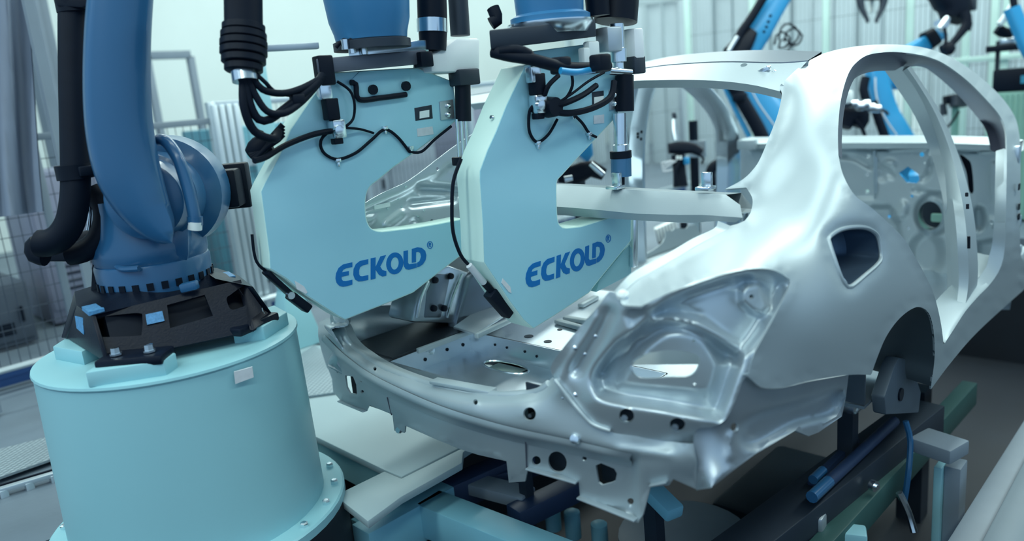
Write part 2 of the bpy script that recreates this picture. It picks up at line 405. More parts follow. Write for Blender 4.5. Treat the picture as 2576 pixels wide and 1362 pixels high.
out_side = (S([(2070,135),(2110,124),(2160,116),(2215,112),(2270,113),(2320,119),(2370,134),(2420,160),(2470,197),(2520,245),(2550,288),(2562,325),(2567,380),(2567,500),(2566,600),(2570,650),(2584,668),(2590,690)], 10)
  + S([(2590,716),(2576,729),(2460,835),(2392,913),(2342,980)], 10)
  + S([(2342,972),(2351,900),(2348,830),(2336,788),(2314,773),(2290,780),(2258,807),(2228,850),(2205,905),(2193,940)], 8)
  + S([(2190,944),(2135,944),(2040,958),(1962,976),(1913,973),(1884,950),(1870,944)], 9)
  + S([(1884,940),(1897,892),(1936,821),(1971,753),(1988,711),(1978,698),(1945,680),(1897,676),(1832,688),(1768,708),(1671,743),(1613,771)], 8)
  + S([(1570,769),(1561,750),(1606,705),(1658,676),(1710,645),(1790,598),(1850,566)], 9)
  + S([(1873,556),(1888,535),(1893,501),(1877,472)], 8)+S([(1824,476),(1868,452),(1895,426),(1912,400),(1934,347),(1956,289),(1967,237),(1962,226)], 8)
  + S([(1962,215),(2000,178),(2030,155)], 9))
sheet('body_side', out_side, [door_hole, fuel], SD, BODY, CAR, 11, 0.006, mirror=(-4.0, 0.5, 0.9), cut=lambda q: (q[:, 1] < 1.75).all() or (q[:, 2] < .5).all(), relax=5)
# fuel pocket behind the opening
fp = SD.pts(fuel); fi = [np.array(p)+np.array([-0.10, 0.015, 0.0]) for p in fp]; fc = np.mean(fi, 0)
fi2 = [fc+(p-fc)*0.93 for p in fi]; fi3 = [fc+(p-fc)*0.5+np.array([-.03, 0, -.01]) for p in fi]
MB().tube(fp+[fp[0]], .0065, 8, False).build('fuel_rim', BODY, CAR)
POCK = mat('dark_blue_pocket', (0.10, 0.16, 0.24), 0.4, 0.7, 0.1)  # dark blue, largely metallic colour inside the fuel opening
MB().loft([fp+[fp[0]], fi2+[fi2[0]], fi3+[fi3[0]]]).add(fi3, [tuple(range(len(fi3)))]).build('fuel_pocket', POCK, CAR)
q = SD.pt
a, b = q(2100, 650)+np.array([-.03, 0, 0]), q(2158, 716)+np.array([-.03, 0, 0])
MB().tube([a, b], 0.004, 8).build('pocket_seam', STEEL, CAR)
# door aperture flange: from the panel edge inwards
def offs(pts, v): return [np.asarray(p)+np.asarray(v) for p in pts]
top3 = SD.pts(door_top)
in_px = S([(2112,392),(2112,335),(2117,285),(2128,238),(2142,206),(2162,190),(2196,180),(2232,178),(2266,176),(2300,166),(2335,174),(2378,200),(2433,249),(2478,300),(2506,338),(2516,372),(2519,392)], 8)
ot = resample(top3, 60)
inn = [P(p_[0], p_[1], 'x', o_[0]-.085) for p_, o_ in zip(resample(in_px, 60), ot)]; top3 = ot
REV = mat('shade_dark_flange', (0.15, 0.165, 0.215), 0.45, 0.6, 0.06)  # shade under the roof rail put into a darker metal; reused on panel seams
for s in (1,):
    k = np.array([s, 1, 1])
    mid = [(a*0.55+b*0.45)+np.array([0.01, 0, -0.012]) for a, b in zip(top3, inn)]
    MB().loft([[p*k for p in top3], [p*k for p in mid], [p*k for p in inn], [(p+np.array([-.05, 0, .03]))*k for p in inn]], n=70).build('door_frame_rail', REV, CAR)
low3 = SD.pts(door_low+door_rear[1:]); nlow = len(door_low)
for s in (1,):
    k = np.array([s, 1, 1])
    wgt = [min(1, max(0, (i_-nlow+6)/12)) for i_ in range(len(low3))]
    o1 = [p+(1-g_)*np.array([-.012, 0, .012])+g_*np.array([-.012, .012, -.004]) for p, g_ in zip(low3, wgt)]; o2 = [p+(1-g_)*np.array([-.11, 0, .03])+g_*np.array([-.07, .07, -.02]) for p, g_ in zip(low3, wgt)]
    o2 = [p+np.array([-.045, .0, 0]) if i_ < nlow*.5 else q_ for i_, (p, q_) in enumerate(zip(low3, o2))]
    MB().loft([low3, o1, o2], n=80).build('door_frame_sill', BODY, CAR)
# inner front corner of the sill, the bright gusset
MB().loft([SD.pts(S([(2530,560),(2527,630),(2515,678),(2490,716),(2466,742)],8)), [p+np.array([-.02,0,.0]) for p in [P(2514,560,'x',.88),P(2508,620,'x',.88),P(2494,672,'x',.88),P(2476,700,'x',.88),P(2462,722,'x',.88)]]], n=20).build('sill_gusset', BODY, CAR)
# ---- centre pillar
bl = S([(2262,185),(2290,222),(2319,276),(2346,353),(2364,444),(2373,535),(2380,640),(2382,740),(2372,800),(2366,870)], 10)
br = S([(2291,166),(2328,222),(2364,280),(2401,362),(2428,444),(2449,535),(2458,626),(2460,700),(2448,770),(2418,815)], 10)
bxs = [.63, .66, .69, .735, .80, .85, .875, .885, .89, .90]
def bp_curve(pts_px, xs, off):
    r = resample([np.array(p) for p in pts_px], len(xs)*3); xi = np.interp(np.linspace(0, 1, len(r)), np.linspace(0, 1, len(xs)), xs)
    return [P(p[0], p[1], 'x', x-off) for p, x in zip(r, xi)]
bm1 = [np.array(a)*0.62+np.array(b)*0.38 for a, b in zip(resample(bl, 30), resample(br, 30))]
bm2 = [np.array(a)*0.30+np.array(b)*0.70 for a, b in zip(resample(bl, 30), resample(br, 30))]
bm0 = [np.array(a)*0.85+np.array(b)*0.15 for a, b in zip(resample(bl, 30), resample(br, 30))]
cv = [bp_curve(bl, bxs, .13), bp_curve(bm0, bxs, .10), bp_curve(bm1, bxs, .035), bp_curve(bm2, bxs, .004), bp_curve(br, bxs, .02)]
back = [[p+np.array([-.11, 0.0, 0]) for p in cv[4]]]
for s in (1,):
    k = np.array([s, 1, 1])
    MB().loft([[p*k for p in c] for c in cv+back], True, 44).build('centre_pillar', BODY, CAR, sharp=50)
# far side: centre pillar, front pillar and roof rail seen from inside
def xz(z): return -(.90-.30*max(0, (z-.85))/.55) if z > .85 else -.90
def far(px, off=0.0):
    out = []
    for x, y in px:
        xv = -.75
        for _ in range(8): xv = .5*xv+.5*(xz(P(x, y, 'x', xv)[2])+off)
        out.append(P(x, y, 'x', xv))
    return out
fl_ = far(S([(1611,206),(1600,247),(1588,311),(1582,382),(1583,469),(1590,600),(1596,690)], 12), .03); fr_ = far(S([(1650,226),(1638,259),(1626,327),(1622,398),(1623,469),(1626,600),(1630,690)], 12), .03)
fm_ = [(a+b)/2+np.array([.035, 0, 0]) for a, b in zip(resample(fl_, 30), resample(fr_, 30))]
FP = MB().loft([fl_, fm_, fr_, [p+np.array([-.10, 0, 0]) for p in fr_], [p+np.array([-.10, 0, 0]) for p in fl_]], True, 30).build('far_centre_pillar', BODY2, CAR, sharp=50)
for x, y in ((1613,332),(1604,337),(1604,345),(1612,350)): MB().lathe(far([(x, y)], .07)[0], (1, -.2, 0), [(0, .008), (.004, .008)], 8).build('pillar_hole', BLACK, FP)
fo_ = far(S([(1560,215),(1600,206),(1659,202),(1718,197),(1764,204),(1796,228),(1826,264),(1847,308),(1860,350),(1864,470),(1862,620)], 12), .0)
fi_ = far(S([(1560,226),(1600,220),(1659,216),(1707,208),(1740,214),(1778,246),(1808,283),(1823,315),(1830,350),(1829,470),(1826,620)], 12), .03)
fmm = [(a+b)/2+np.array([.04, 0, -.01]) for a, b in zip(resample(fo_, 50), resample(fi_, 50))]
MB().loft([fo_, fmm, fi_, [p+np.array([-.08, 0, 0]) for p in fi_], [p+np.array([-.08, 0, 0]) for p in fo_]], True, 50).build('far_door_ring', BODY2, CAR, sharp=50)
fs_ = [np.array([-.60, 1.2, 1.405]), np.array([-.60, 1.8, 1.43]), np.array([-.61, 2.3, 1.415])]
MB().loft([[p+np.array([a, 0, b]) for p in fs_] for a, b in ((0, .03), (.04, 0), (.02, -.05), (-.06, -.04))], True, 20).build('far_roof_rail', BODY2, CAR, sharp=50)
# slots in the centre pillar
for (x, y, h) in ((2437, 610, 30), (2434, 520, 12), (2432, 490, 8)):
    MB().tube([P(x, y-h/2, 'x', .875), P(x, y+h/2, 'x', .877)], .006, 8).build('pillar_slot', BLACK, CAR)
# ---- roof panel and rear header
rt_top = S([(1180,226),(1300,205),(1450,181),(1613,157),(1692,141),(1780,132),(1868,127),(1956,126),(2067,130)], 14)
rt_seam = S([(1180,242),(1300,222),(1450,198),(1613,174),(1692,164),(1824,157),(1956,160),(2030,155)], 14)
rt_hd = S([(1180,262),(1300,247),(1450,226),(1582,205),(1648,202),(1736,201),(1824,205),(1895,214),(1934,223),(1962,230)], 14)
def cy(pts, f):   # points whose y follows a function of the fraction along
    n = len(pts); return [P(p[0], p[1], 'y', f(i/(n-1))) for i, p in enumerate(pts)]
def arc(y0, y1, bulge): return lambda t: y0*(1-t)+y1*t-bulge*4*t*(1-t)
h_low = cy(resample(rt_hd, 40), arc(1.22, 1.15, .04)); h_mid = cy(resample([np.array(a)*.5+np.array(b)*.5 for a, b in zip(resample(rt_seam, 40), resample(rt_hd, 40))], 40), arc(1.29, 1.22, .04))
h_top = cy(resample(rt_seam, 40), arc(1.36, 1.28, .04))
MB().loft([h_low, h_mid, h_top, [p+np.array([0, .02, -.05]) for p in h_top], [p+np.array([0, .03, -.03]) for p in h_low]], True, 40).build('rear_header', BODY, CAR, sharp=30)
r0 = [p+np.array([0, .01, .004]) for p in h_top]; r1 = cy(resample(rt_top, 40), arc(1.95, 1.62, .0))
def rr(y, z, w): return [np.array([w*(2*t-1), y-.05*4*t*(1-t), z+.035*(1-(2*t-1)**2)]) for t in np.linspace(0, 1, 40)]
ROOF = mat('reflection_dark_roof', (0.26, 0.30, 0.35), 0.35, 0.9, 0.08, 3)  # roof metal darkened to paint in the dark walls it reflects
zz = np.mean([p[2] for p in r1])
for rf in ([r0, r1], [rr(2.55, 1.40, .58), rr(2.85, 1.37, .60)]):
    MB().loft(rf+[[p+np.array([0, 0, -.02]) for p in c] for c in rf[::-1]], True, 40).build('roof_panel', ROOF, CAR, sharp=50)
hb = empty('hinge_bracket', P(1930, 172, 'y', 1.27)); hb.parent = CAR; hb.matrix_parent_inverse = Matrix.Translation(-CAR.location)
for (x0, y0, x1, y1, w) in ((1905,188,1938,170,.03),(1938,190,1955,180,.02)):
    MB().bar(P(x0,y0,'y',1.24), P(x1,y1,'y',1.24), w, .02).build('clip', STEEL, hb, bevel=.004)
MB().lathe(P(1872,171,'y',1.26), (0.2,-.5,1), [(0,.012),(.012,.012)], 14).build('roof_plug', STEEL, CAR)
MB().bar(P(1885,170,'y',1.26), P(1900,170,'y',1.26), .008, .01).build('roof_clip', STEEL, CAR)
# ---- parcel shelf cross beam
def lat(pxs, off=0.0): return [P(x, y, 'y', v+off) for x, y, v in pxs]
b1 = lat([(1040,455,.80),(1402,466,.80),(1480,470,.79),(1560,476,.78),(1700,484,.76),(1826,490,.74)])
b2 = lat([(1040,486,.74),(1402,496,.74),(1560,502,.73),(1700,509,.72),(1800,514,.70),(1862,516,.68)])
b3 = lat([(1040,528,.70),(1402,520,.70),(1500,528,.70),(1600,538,.69),(1700,541,.68),(1770,541,.67),(1868,548,.63)])
b4 = lat([(1040,552,.74),(1402,541,.74),(1500,548,.74),(1640,557,.72),(1740,562,.71),(1800,556,.70),(1850,560,.66)])
b5 = [p+np.array([0, .12, .02]) for p in b4]; b6 = [p+np.array([0, .1, -.01]) for p in b1]
MB().loft([b1, b2, b3, b4, b5, b6], True, 40).build('parcel_shelf_beam', BODY, CAR, sharp=28)
for (x, y) in ((1775, 470), (1548, 468)):
    c = P(x, y, 'y', .77); k = MB().box(c+np.array([0, 0, -.004]), (.05, .05, .012)).box(c+np.array([.0, .01, .02]), (.035, .015, .05)); k.build('beam_bracket', STEEL, CAR, bevel=.003)
MB().lathe(P(1873,546,'x',.62), (0, 0, 1), [(-.01,.012),(.012,.012)], 14).build('beam_bolt', STEEL, CAR)
# bright trunk gutter from the beam end to the lamp pocket
gt = SD.pts(S([(1868,560),(1790,598),(1710,645),(1658,676),(1606,705),(1561,750)], 10))
gpx = S([(1806,556),(1800,573),(1740,602),(1690,632),(1638,660),(1587,689),(1540,740)], 10); ng = len(gpx)
gi = [P(p[0], p[1], 'x', .63-.035) for p in gpx]
for s in (1, -1):
    k = np.array([s, 1, 1])
    g2 = [(a+b)/2+np.array([0, 0, -.012]) for a, b in zip(resample(gt, 30), resample(gi, 30))]
    MB().loft([[p*k for p in gt], [p*k for p in g2], [p*k for p in gi], [(p+np.array([-.004, 0, -.05]))*k for p in gi]], n=30).build('trunk_gutter', BODY, CAR)
# ---- tail lamp pocket and corner
tail_l = S([(1394,952),(1385,925),(1412,882),(1461,821),(1509,766),(1535,734),(1561,750)], 9)
out_tail = (tail_l+S([(1570,769),(1613,771),(1671,743),(1768,708),(1832,688),(1897,676),(1945,680),(1978,698),(1988,711),(1971,753),(1936,821),(1897,892),(1884,940)], 8)
  + S([(1868,960),(1850,1010),(1826,1055),(1790,1075),(1755,1080),(1745,1110)], 9)
  + S([(1744,1118),(1690,1112),(1600,1098),(1545,1090),(1500,1072),(1480,1058),(1440,1012),(1402,962)], 9))
TAIL_CTRL = [(1394,952,'x',.40),(1412,882,'x',.44),(1461,821,'x',.50),(1509,766,'x',.57),(1540,738,'x',.61),(1561,750,'x',.64),(1613,771,'x',.70),(1671,743,'x',.75),(1768,708,'x',.805),(1832,688,'x',.838),
 (1897,676,'x',.868),(1945,680,'x',.88),(1988,711,'x',.882),(1971,753,'x',.885),(1936,821,'x',.887),(1897,892,'x',.874),(1884,940,'x',.870),(1850,1010,'x',.85),(1826,1055,'x',.835),(1790,1075,'g',.01),(1745,1110,'g',.02),
 (1690,1112,'g',.01),(1600,1098,'g',.0),(1545,1090,'g',.0),(1480,1058,'g',.0),(1440,1012,'g',.0),(1402,962,'g',.0),(1460,930,'g',0.0),(1500,1015,'g',-.025),(1650,1052,'g',-.03),(1770,1066,'g',-.012)]
pocket = S([(1500,950),(1520,915),(1561,875),(1620,830),(1664,812),(1735,821),(1845,879),(1860,900),(1845,947),(1812,1037),(1792,1046),(1671,1024),(1530,1000),(1504,976)], 10, True)
plate = S([(1560,960),(1590,905),(1650,850),(1690,832),(1745,838),(1790,870),(1812,905),(1795,975),(1770,990),(1660,985),(1575,975)], 10, True)
hollow = S([(1660,792),(1700,762),(1800,722),(1900,697),(1955,700),(1968,722),(1935,790),(1900,850),(1868,882),(1830,858),(1760,812),(1700,800)], 10, True)
boss = [(1862,732),(1876,716),(1912,710),(1938,772),(1918,794),(1892,788),(1864,762)]
tri = [(1778,862),(1830,882),(1850,900),(1806,908)]
lobe = [(1575,790),(1590,830),(1625,795),(1680,790),(1765,792),(1700,775),(1640,780)]
grv = [(1512,940),(1540,895),(1560,868),(1600,845),(1640,800),(1680,768),(1740,742),(1820,715),(1880,703)]
T_ST = [('in', pocket, .10, 32), ('in', plate, -.03, 18), ('in', hollow, .075, 40), ('in', boss, -.045, 10), ('in', tri, .04, 12), ('in', lobe, .02, 18), ('ln', grv, .035, 16),
        ('ln', [(1400,960),(1440,1015),(1482,1062),(1530,1080)], -.008, 9), ('ln', [(1500,800),(1470,850),(1430,915),(1410,950)], -.01, 16), ('ln', [(1530,790),(1500,850),(1450,930)], .025, 26)]
TD = Depth(TAIL_CTRL, T_ST)
slot = S([(1586,930),(1592,908),(1625,890),(1690,882),(1752,892),(1760,915),(1740,945),(1690,950),(1610,952)], 8, True)
lamp, lampL = sheet('tail_lamp_pocket', out_tail, [slot, circ(1891,747,6), circ(1576,1047,19,19), circ(1704,1070,20,18), circ(1745,858,4), circ(1748,968,4)], TD, PRESS, CAR, 5.5, .006, sharp=60, relax=3, mirror=(-4, -2.5, 1.6), cut=lambda q: (q[:, 0] < -.68).all())
# bright parts seen through the slot, and studs in the round holes
sl = [TD.pt(p[0], p[1]) for p in slot]
MB().prism([p+np.array([-.06, .10, 0]) for p in [TD.pt(1570,960),TD.pt(1780,960),TD.pt(1780,870),TD.pt(1570,870)]], (-.01, .02, 0)).build('inner_bracket', WHITE, lamp)
for (x, y) in ((1576, 1047), (1704, 1070)):
    c = TD.pt(x, y); n = np.array([.45, -.85, .1]); n /= np.linalg.norm(n)
    MB().tube([c-n*.04+np.array([-.006, 0, -.006]), c+n*.004+np.array([-.006, 0, -.006])], .008, 10).build('stud', STEEL, lamp)
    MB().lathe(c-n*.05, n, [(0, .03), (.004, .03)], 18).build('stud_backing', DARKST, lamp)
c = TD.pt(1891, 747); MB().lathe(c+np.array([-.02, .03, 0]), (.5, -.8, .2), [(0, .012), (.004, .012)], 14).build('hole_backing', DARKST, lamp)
for (x, y) in ((1418,1000),(1448,993),(1473,890),(1500,845),(1447,875),(1575,750)):
    c = TD.pt(x, y); n = CAM-c; n /= np.linalg.norm(n); MB().lathe(c-n*.002, n, [(0, .006), (.004, .006), (.006, .003)], 10).build('rivet', STEEL, lamp)
MB().lathe(TD.pt(1566,748)+np.array([0,0,.004]), (.2,-.3,1), [(-.004,.014),(.006,.014),(.012,.008)], 18).build('rubber_stop', WHITE, lamp)
# ---- rear panel with rolled lip, bumper ledge and towing brackets
lip = S([(822,800),(846,806),(854,813),(867,844),(887,867),(909,883),(942,905),(990,928),(1055,951),(1119,967),(1184,980),(1265,985),(1329,981),(1368,968),(1390,950)], 9)
rp_right = S([(1402,962),(1440,1012),(1480,1058),(1500,1072),(1545,1090),(1600,1098),(1690,1112),(1744,1118)], 9)
rp_low = [(1752,1160),(1752,1232),(1694,1206),(1683,1222),(1637,1226),(1617,1297),(1606,1311),(1459,1252),(1456,1215),(1406,1202),(1328,1178),(1321,1212),(1280,1215),(1274,1161),(1203,1145),(1161,1132),(1103,1109),(1020,1072),(1018,1090),(992,1084),(987,1044),(929,1020),(922,1036),(858,1010),(838,986),(835,954),(826,930)]
rp_left = S([(822,925),(808,880),(800,840),(802,812)], 9)
out_rear = lip+rp_right+rp_low+rp_left
RG = []
for (x, y) in ((854,813),(887,867),(942,905),(1055,951),(1184,980),(1329,981),(1390,950)): RG.append((x, y, 'g', .035))
for (x, y) in ((835,830),(865,885),(930,935),(1040,985),(1180,1012),(1320,1015),(1400,1000)): RG.append((x, y, 'g', 0.0))
for (x, y) in ((812,850),(861,896),(925,944),(1006,986),(1103,1028),(1200,1060),(1297,1086),(1420,1112),(1538,1139),(1690,1150),(1744,1150)): RG.append((x, y, 'g', -.01))
for (x, y) in ((838,986),(922,1030),(1019,1066),(1161,1130),(1290,1200),(1406,1200),(1459,1252),(1604,1310),(1636,1226),(1740,1215)): RG.append((x, y, 'g', .03))
RG += [(802,815,'g',.05),(808,880,'g',.04),(1402,962,'g',.0),(1440,1012,'g',.0),(1480,1058,'g',.0),(1545,1090,'g',.0),(1600,1098,'g',.0),(1690,1112,'g',.01)]
below = S([(800,846),(861,898),(925,946),(1006,988),(1103,1030),(1200,1062),(1297,1088),(1420,1114),(1538,1141),(1600,1153)], 10)+[(1600,1400),(780,1400),(780,846)]
RST = [('in', below, .05, 24), ('ln', lip[2:], .034, 32), ('ln', [(1556,1132),(1680,1146)], -.014, 14)]
RD = Depth(RG, RST)
sq_r = [(1498,1172),(1512,1166),(1545,1180),(1552,1192),(1548,1212),(1538,1216),(1515,1222),(1505,1215)]
sq_l = [(868,945),(888,948),(896,968),(898,994),(880,990),(872,975)]
holes = [sq_r, sq_l, circ(1349,1160,11,12), circ(1402,1163,23,27,20,-.35), circ(943,928,4,5), circ(1196,1012,6,7), circ(1332,1042,16,17), circ(910,957,4,5), circ(911,986,4,4), circ(850,936,3,4), circ(1470,1155,6), circ(1586,1262,8)]
rear = sheet('rear_panel', out_rear, holes, RD, BODY, CAR, 8, .006, sharp=60, relax=2)
c = RD.pt(1332, 1042); MB().tube([c+np.array([-.006, .03, -.01]), c+np.array([-.004, .004, -.008])], .006, 10).build('stud', STEEL, rear)
for (x, y) in ((1332,1042),(1349,1160),(1402,1163),(1525,1194),(883,970)):
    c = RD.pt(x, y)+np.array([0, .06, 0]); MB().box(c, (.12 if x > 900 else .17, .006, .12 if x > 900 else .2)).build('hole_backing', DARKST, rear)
for (x0, y0, x1, y1) in ((909,884,911,945),(975,1000,986,1044),(1262,985,1268,1080),(1323,1100,1326,1178)):
    MB().tube([RD.pt(x0, y0)+np.array([0, -.002, 0]), RD.pt(x1, y1)+np.array([0, -.002, 0])], .0022, 6).build('panel_seam', REV, rear)
lp3 = [RD.pt(q_[0], q_[1])+np.array([0, -.002, -.011]) for q_ in S([(858,818),(870,846),(890,869),(911,885),(944,907),(992,930),(1056,953),(1120,969),(1185,982),(1265,987),(1329,983),(1366,972),(1384,958)], 9)]
MB().tube(lp3, .015, 12).build('trunk_lip', BODY, rear, sharp=60)
cpx = S([(816,853),(861,898),(925,946),(1006,988),(1103,1030),(1200,1062),(1297,1088),(1420,1114),(1538,1141),(1590,1152)], 12)
cr0 = [RD.pt(q_[0], q_[1]-10) for q_ in cpx]; cr1 = [RD.pt(q_[0], q_[1])+np.array([.004, -.016, 0]) for q_ in cpx]; cr2 = [RD.pt(q_[0]+1, q_[1]+24)+np.array([0, -.002, 0]) for q_ in cpx]
MB().loft([cr0, [a*.4+b*.6+np.array([0, -.002, .003]) for a, b in zip(cr0, cr1)], cr1, [a*.6+b*.4+np.array([0, .006, .002]) for a, b in zip(cr1, cr2)], cr2], n=60).build('bumper_ledge', BODY, rear, sharp=70)
MB().tube([TD.pt(q_[0], q_[1])+np.array([.002, -.003, .002]) for q_ in S([(1398,958),(1440,1013),(1480,1059),(1502,1073),(1534,1084)], 9)], .0065, 8).build('corner_seam', BODY, rear)
# folded flange strip under the brackets
for pl in ([(1459,1252),(1604,1310)], [(858,1010),(922,1036)], [(1330,1179),(1456,1215)], [(1640,1222),(1683,1212)]):
    A = [RD.pt(*p) for p in pl]; MB().bar(A[0]+np.array([0, -.006, .004]), A[1]+np.array([0, -.006, .004]), .022, .006).build('flange', BODY, rear, bevel=.002)
MB().lathe(RD.pt(1448,1104)+np.array([0,-.002,0]), (.3,-.9,.3), [(0,.016),(.008,.012),(.010,.004)], 16).build('weld_nut', STEEL, rear)
MB().lathe(RD.pt(1005,1082)+np.array([0,-.002,0]), (.2,-.9,.3), [(0,.014),(.008,.010)], 14).build('weld_nut', STEEL, rear)
# corner below the lamp pocket, towards the wheel
LOW = [(1745,1118,'g',.0),(1752,1232,'g',.03),(1790,1075,'g',.03),(1826,1055,'x',.83),(1868,960,'x',.855),(1962,982,'x',.86),(2135,946,'x',.885),(2118,1048,'x',.86),(2001,1084,'x',.85),(1900,1143,'x',.845),(1855,1176,'x',.84),(1789,1228,'x',.82)]
out_low = S([(1744,1116),(1755,1080),(1790,1075),(1826,1055),(1850,1010),(1866,948)], 9)+S([(1886,952),(1913,975),(1962,978),(2040,960),(2135,944)], 10)+[(2128,1000),(2118,1048),(2060,1088),(2034,1098),(2001,1084),(1900,1143),(1855,1176),(1789,1228),(1752,1234)]
LD = Depth(LOW, [('in', S([(1862,1108),(1870,1070),(1920,1040),(1990,1020),(2110,985),(2100,1040),(2000,1070),(1900,1125)],9,True), .06, 16), ('ln', [(1838,1098),(1838,1150)], -.02, 18)])
sheet('rear_corner_panel', out_low, [circ(1848,1076,10,11)], LD, DULL, CAR, 10, .006, relax=1, mirror=(-4, -1.5, .6))
# wheel house: inner drum behind the arch
wc = np.array([.93, 1.19, .36])
arch3 = SD.pts(S([(2342,972),(2351,900),(2348,830),(2336,788),(2314,773),(2290,780),(2258,807),(2228,850),(2205,905),(2193,940)], 8))
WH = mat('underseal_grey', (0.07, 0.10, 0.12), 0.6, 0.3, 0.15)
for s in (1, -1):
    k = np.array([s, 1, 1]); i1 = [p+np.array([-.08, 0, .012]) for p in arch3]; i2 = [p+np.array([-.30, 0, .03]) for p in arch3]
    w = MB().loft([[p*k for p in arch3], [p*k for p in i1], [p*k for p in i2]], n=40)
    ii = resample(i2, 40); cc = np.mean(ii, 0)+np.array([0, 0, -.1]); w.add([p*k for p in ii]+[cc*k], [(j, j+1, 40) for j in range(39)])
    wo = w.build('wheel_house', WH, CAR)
MB().bar(P(2290,860,'x',.70), P(2270,1010,'x',.72), .05, .03, (1,0,0)).build('strut_bracket', WH, CAR, bevel=.006)
DKC = mat('dark_carrier_paint', (.09, .125, .16), .5, .2, .1)
hub = MB().prism([P(2250,925,'x',.80),P(2262,900,'x',.80),P(2290,905,'x',.80),P(2318,985,'x',.80),P(2312,1040,'x',.80),P(2230,1045,'x',.80),P(2226,1000,'x',.80)], (-.05,0,0)).build('carrier_block', DKC, CAR, bevel=.008)
MB().lathe(P(2266,993,'x',.803), (1,0,0), [(-.01,.025),(.004,.025)], 16).build('carrier_hole', BLACK, hub)
for x_, y_, w__, h_ in ((2572,392,.05,.09),(2573,560,.05,.06),(2574,640,.05,.08)):
    MB().box(P(x_, y_, 'x', .88)+np.array([-.03, .03, 0]), (.03, w__, h_)).build('hinge_bracket', BODY2, CAR, bevel=.006)
for y_ in (470, 520, 545): MB().box(P(2564, y_, 'x', .905), (.004, .03, .03)).build('hinge_slot', BLACK, CAR)
# ------------------------------------------------------------------ inside the shell
DARKAL = mat('dim_floor_metal', (0.20, 0.24, 0.29), 0.35, 0.8, 0.2, 4)
# trunk floor with the spare wheel well
wx0, wx1, wy0, wy1, wz = -.52, .40, .17, .57, .42; tz = .50
t = MB()
for (x0, y0, x1, y1) in ((-.80, .16, wx0, 1.30), (wx1, .16, .72, 1.30), (wx0, wy1, wx1, 1.30)):
    t.box(((x0+x1)/2, (y0+y1)/2, tz-.005), (x1-x0, y1-y0, .01))
TF = t.build('trunk_floor', BODY2, CAR)
MB().box((-.665, .62, tz+.004), (.28, .86, .008)).build('dark_floor_sheet', mat('near_black_sheet', (.012,.017,.024), .3, 0, .2, 9), TF)  # near-black sheet over the left strip of the trunk floor
w = MB()
hx0, hx1, hy0, hy1 = -.42, -.12, .30, .50
w.box((wx0, (wy0+wy1)/2, (tz+wz)/2), (.008, wy1-wy0, tz-wz)); w.box((wx1, (wy0+wy1)/2, (tz+wz)/2), (.008, wy1-wy0, tz-wz))
w.box(((wx0+wx1)/2, wy1, (tz+wz)/2), (wx1-wx0, .008, tz-wz)); w.box(((wx0+wx1)/2, wy0, (tz+wz)/2), (wx1-wx0, .008, tz-wz))
WELL = w.build('spare_wheel_well', BODY2, CAR)
wf_ = MB()
HC = P(1272, 924, 'z', .42)
hc = [(np.array([HC[0]+.11*math.cos(a), HC[1]+.045*math.sin(a)])) for a in np.linspace(0, 2*math.pi, 20, endpoint=False)]
V2 = [(wx0, wy0), (wx1, wy0), (wx1, wy1), (wx0, wy1)]
r = delaunay_2d_cdt([Vector(p) for p in V2+[tuple(h) for h in hc]], [(0,1),(1,2),(2,3),(3,0)]+[(4+i, 4+(i+1) % 20) for i in range(20)], [], 0, 1e-5)
cs = np.array([np.mean([r[0][i] for i in f], 0) for f in r[2]]); keep = ~inside(cs, hc)
wf_.add([(p.x, p.y, wz) for p in r[0]], [tuple(f) for f, k in zip(r[2], keep) if k]); wf_.build('well_floor', BODY2, WELL, fix=False)
MB().tube([(HC[0]+.11*math.cos(a), HC[1]+.045*math.sin(a), wz) for a in np.linspace(0, 2*math.pi, 25)], .004, 6).build('hole_rim', STEEL, WELL)
for (x, y) in ((1070,905),(1125,880),(1165,868),(1180,890),(1083,888)):
    c = P(x, y, 'x', wx0+.005); MB().lathe(c, (1,0,0), [(0,.007),(.002,.007)], 10).build('hole', BLACK, WELL)
MB().lathe(P(1083,882,'x',wx0+.003), (1,0,0), [(0,.018),(.008,.015),(.01,.006)], 16).build('plug', STEEL, WELL)
for (x, y) in ((1245,868),(1275,875),(1320,885),(1350,897)):
    c = P(x, y, 'y', wy1-.005); MB().lathe(c, (0,-1,0), [(0,.005),(.002,.005)], 10).build('hole', BLACK, WELL)
for (x, y, rr_) in ((1330,847,.018),(1378,860,.015),(1408,830,.01),(1450,812,.012)):
    MB().lathe(P(x, y, 'z', tz), (0,0,1), [(0,rr_),(.002,rr_)], 14).build('drain_hole', DARKST, TF)
for (a, b) in (((1400,808),(1480,830)),((1420,800),(1490,812)),((1460,770),(1500,748))):
    MB().bar(P(*a,'z',tz+.01), P(*b,'z',tz+.01), .03, .018).build('floor_rib', BODY, TF, bevel=.006)
# rear strip flange inside the lip
lipi = [RD.pt(p[0], p[1]) for p in lip[2:-2]]
MB().loft([lipi, [p+np.array([0,.05,-.02]) for p in lipi], [p+np.array([0,.07,-.12]) for p in lipi]], n=50).build('lip_flange', BODY, CAR)
for (a, b, w_) in (((1090,958),(1240,985),.04),):
    MB().bar(P(*a,'z',.55), P(*b,'z',.56), w_, .012).build('lip_gusset', BODY, CAR, bevel=.004)
# bracket over the well edge
br_ = MB().prism([P(x,y,'z',.54) for x,y in ((1140,822),(1195,838),(1265,795),(1240,772),(1185,790))], (0,0,-.01)).build('floor_bracket', DULL, CAR, bevel=.003)
MB().bar(P(1198,846,'z',.545), P(1283,806,'z',.545), .02, .02).build('bracket_flange', BODY, br_, bevel=.004)
MB().bar(P(1050,884,'z',.508), P(1190,833,'z',.508), .018, .02).build('well_rim', BODY, WELL, bevel=.004)
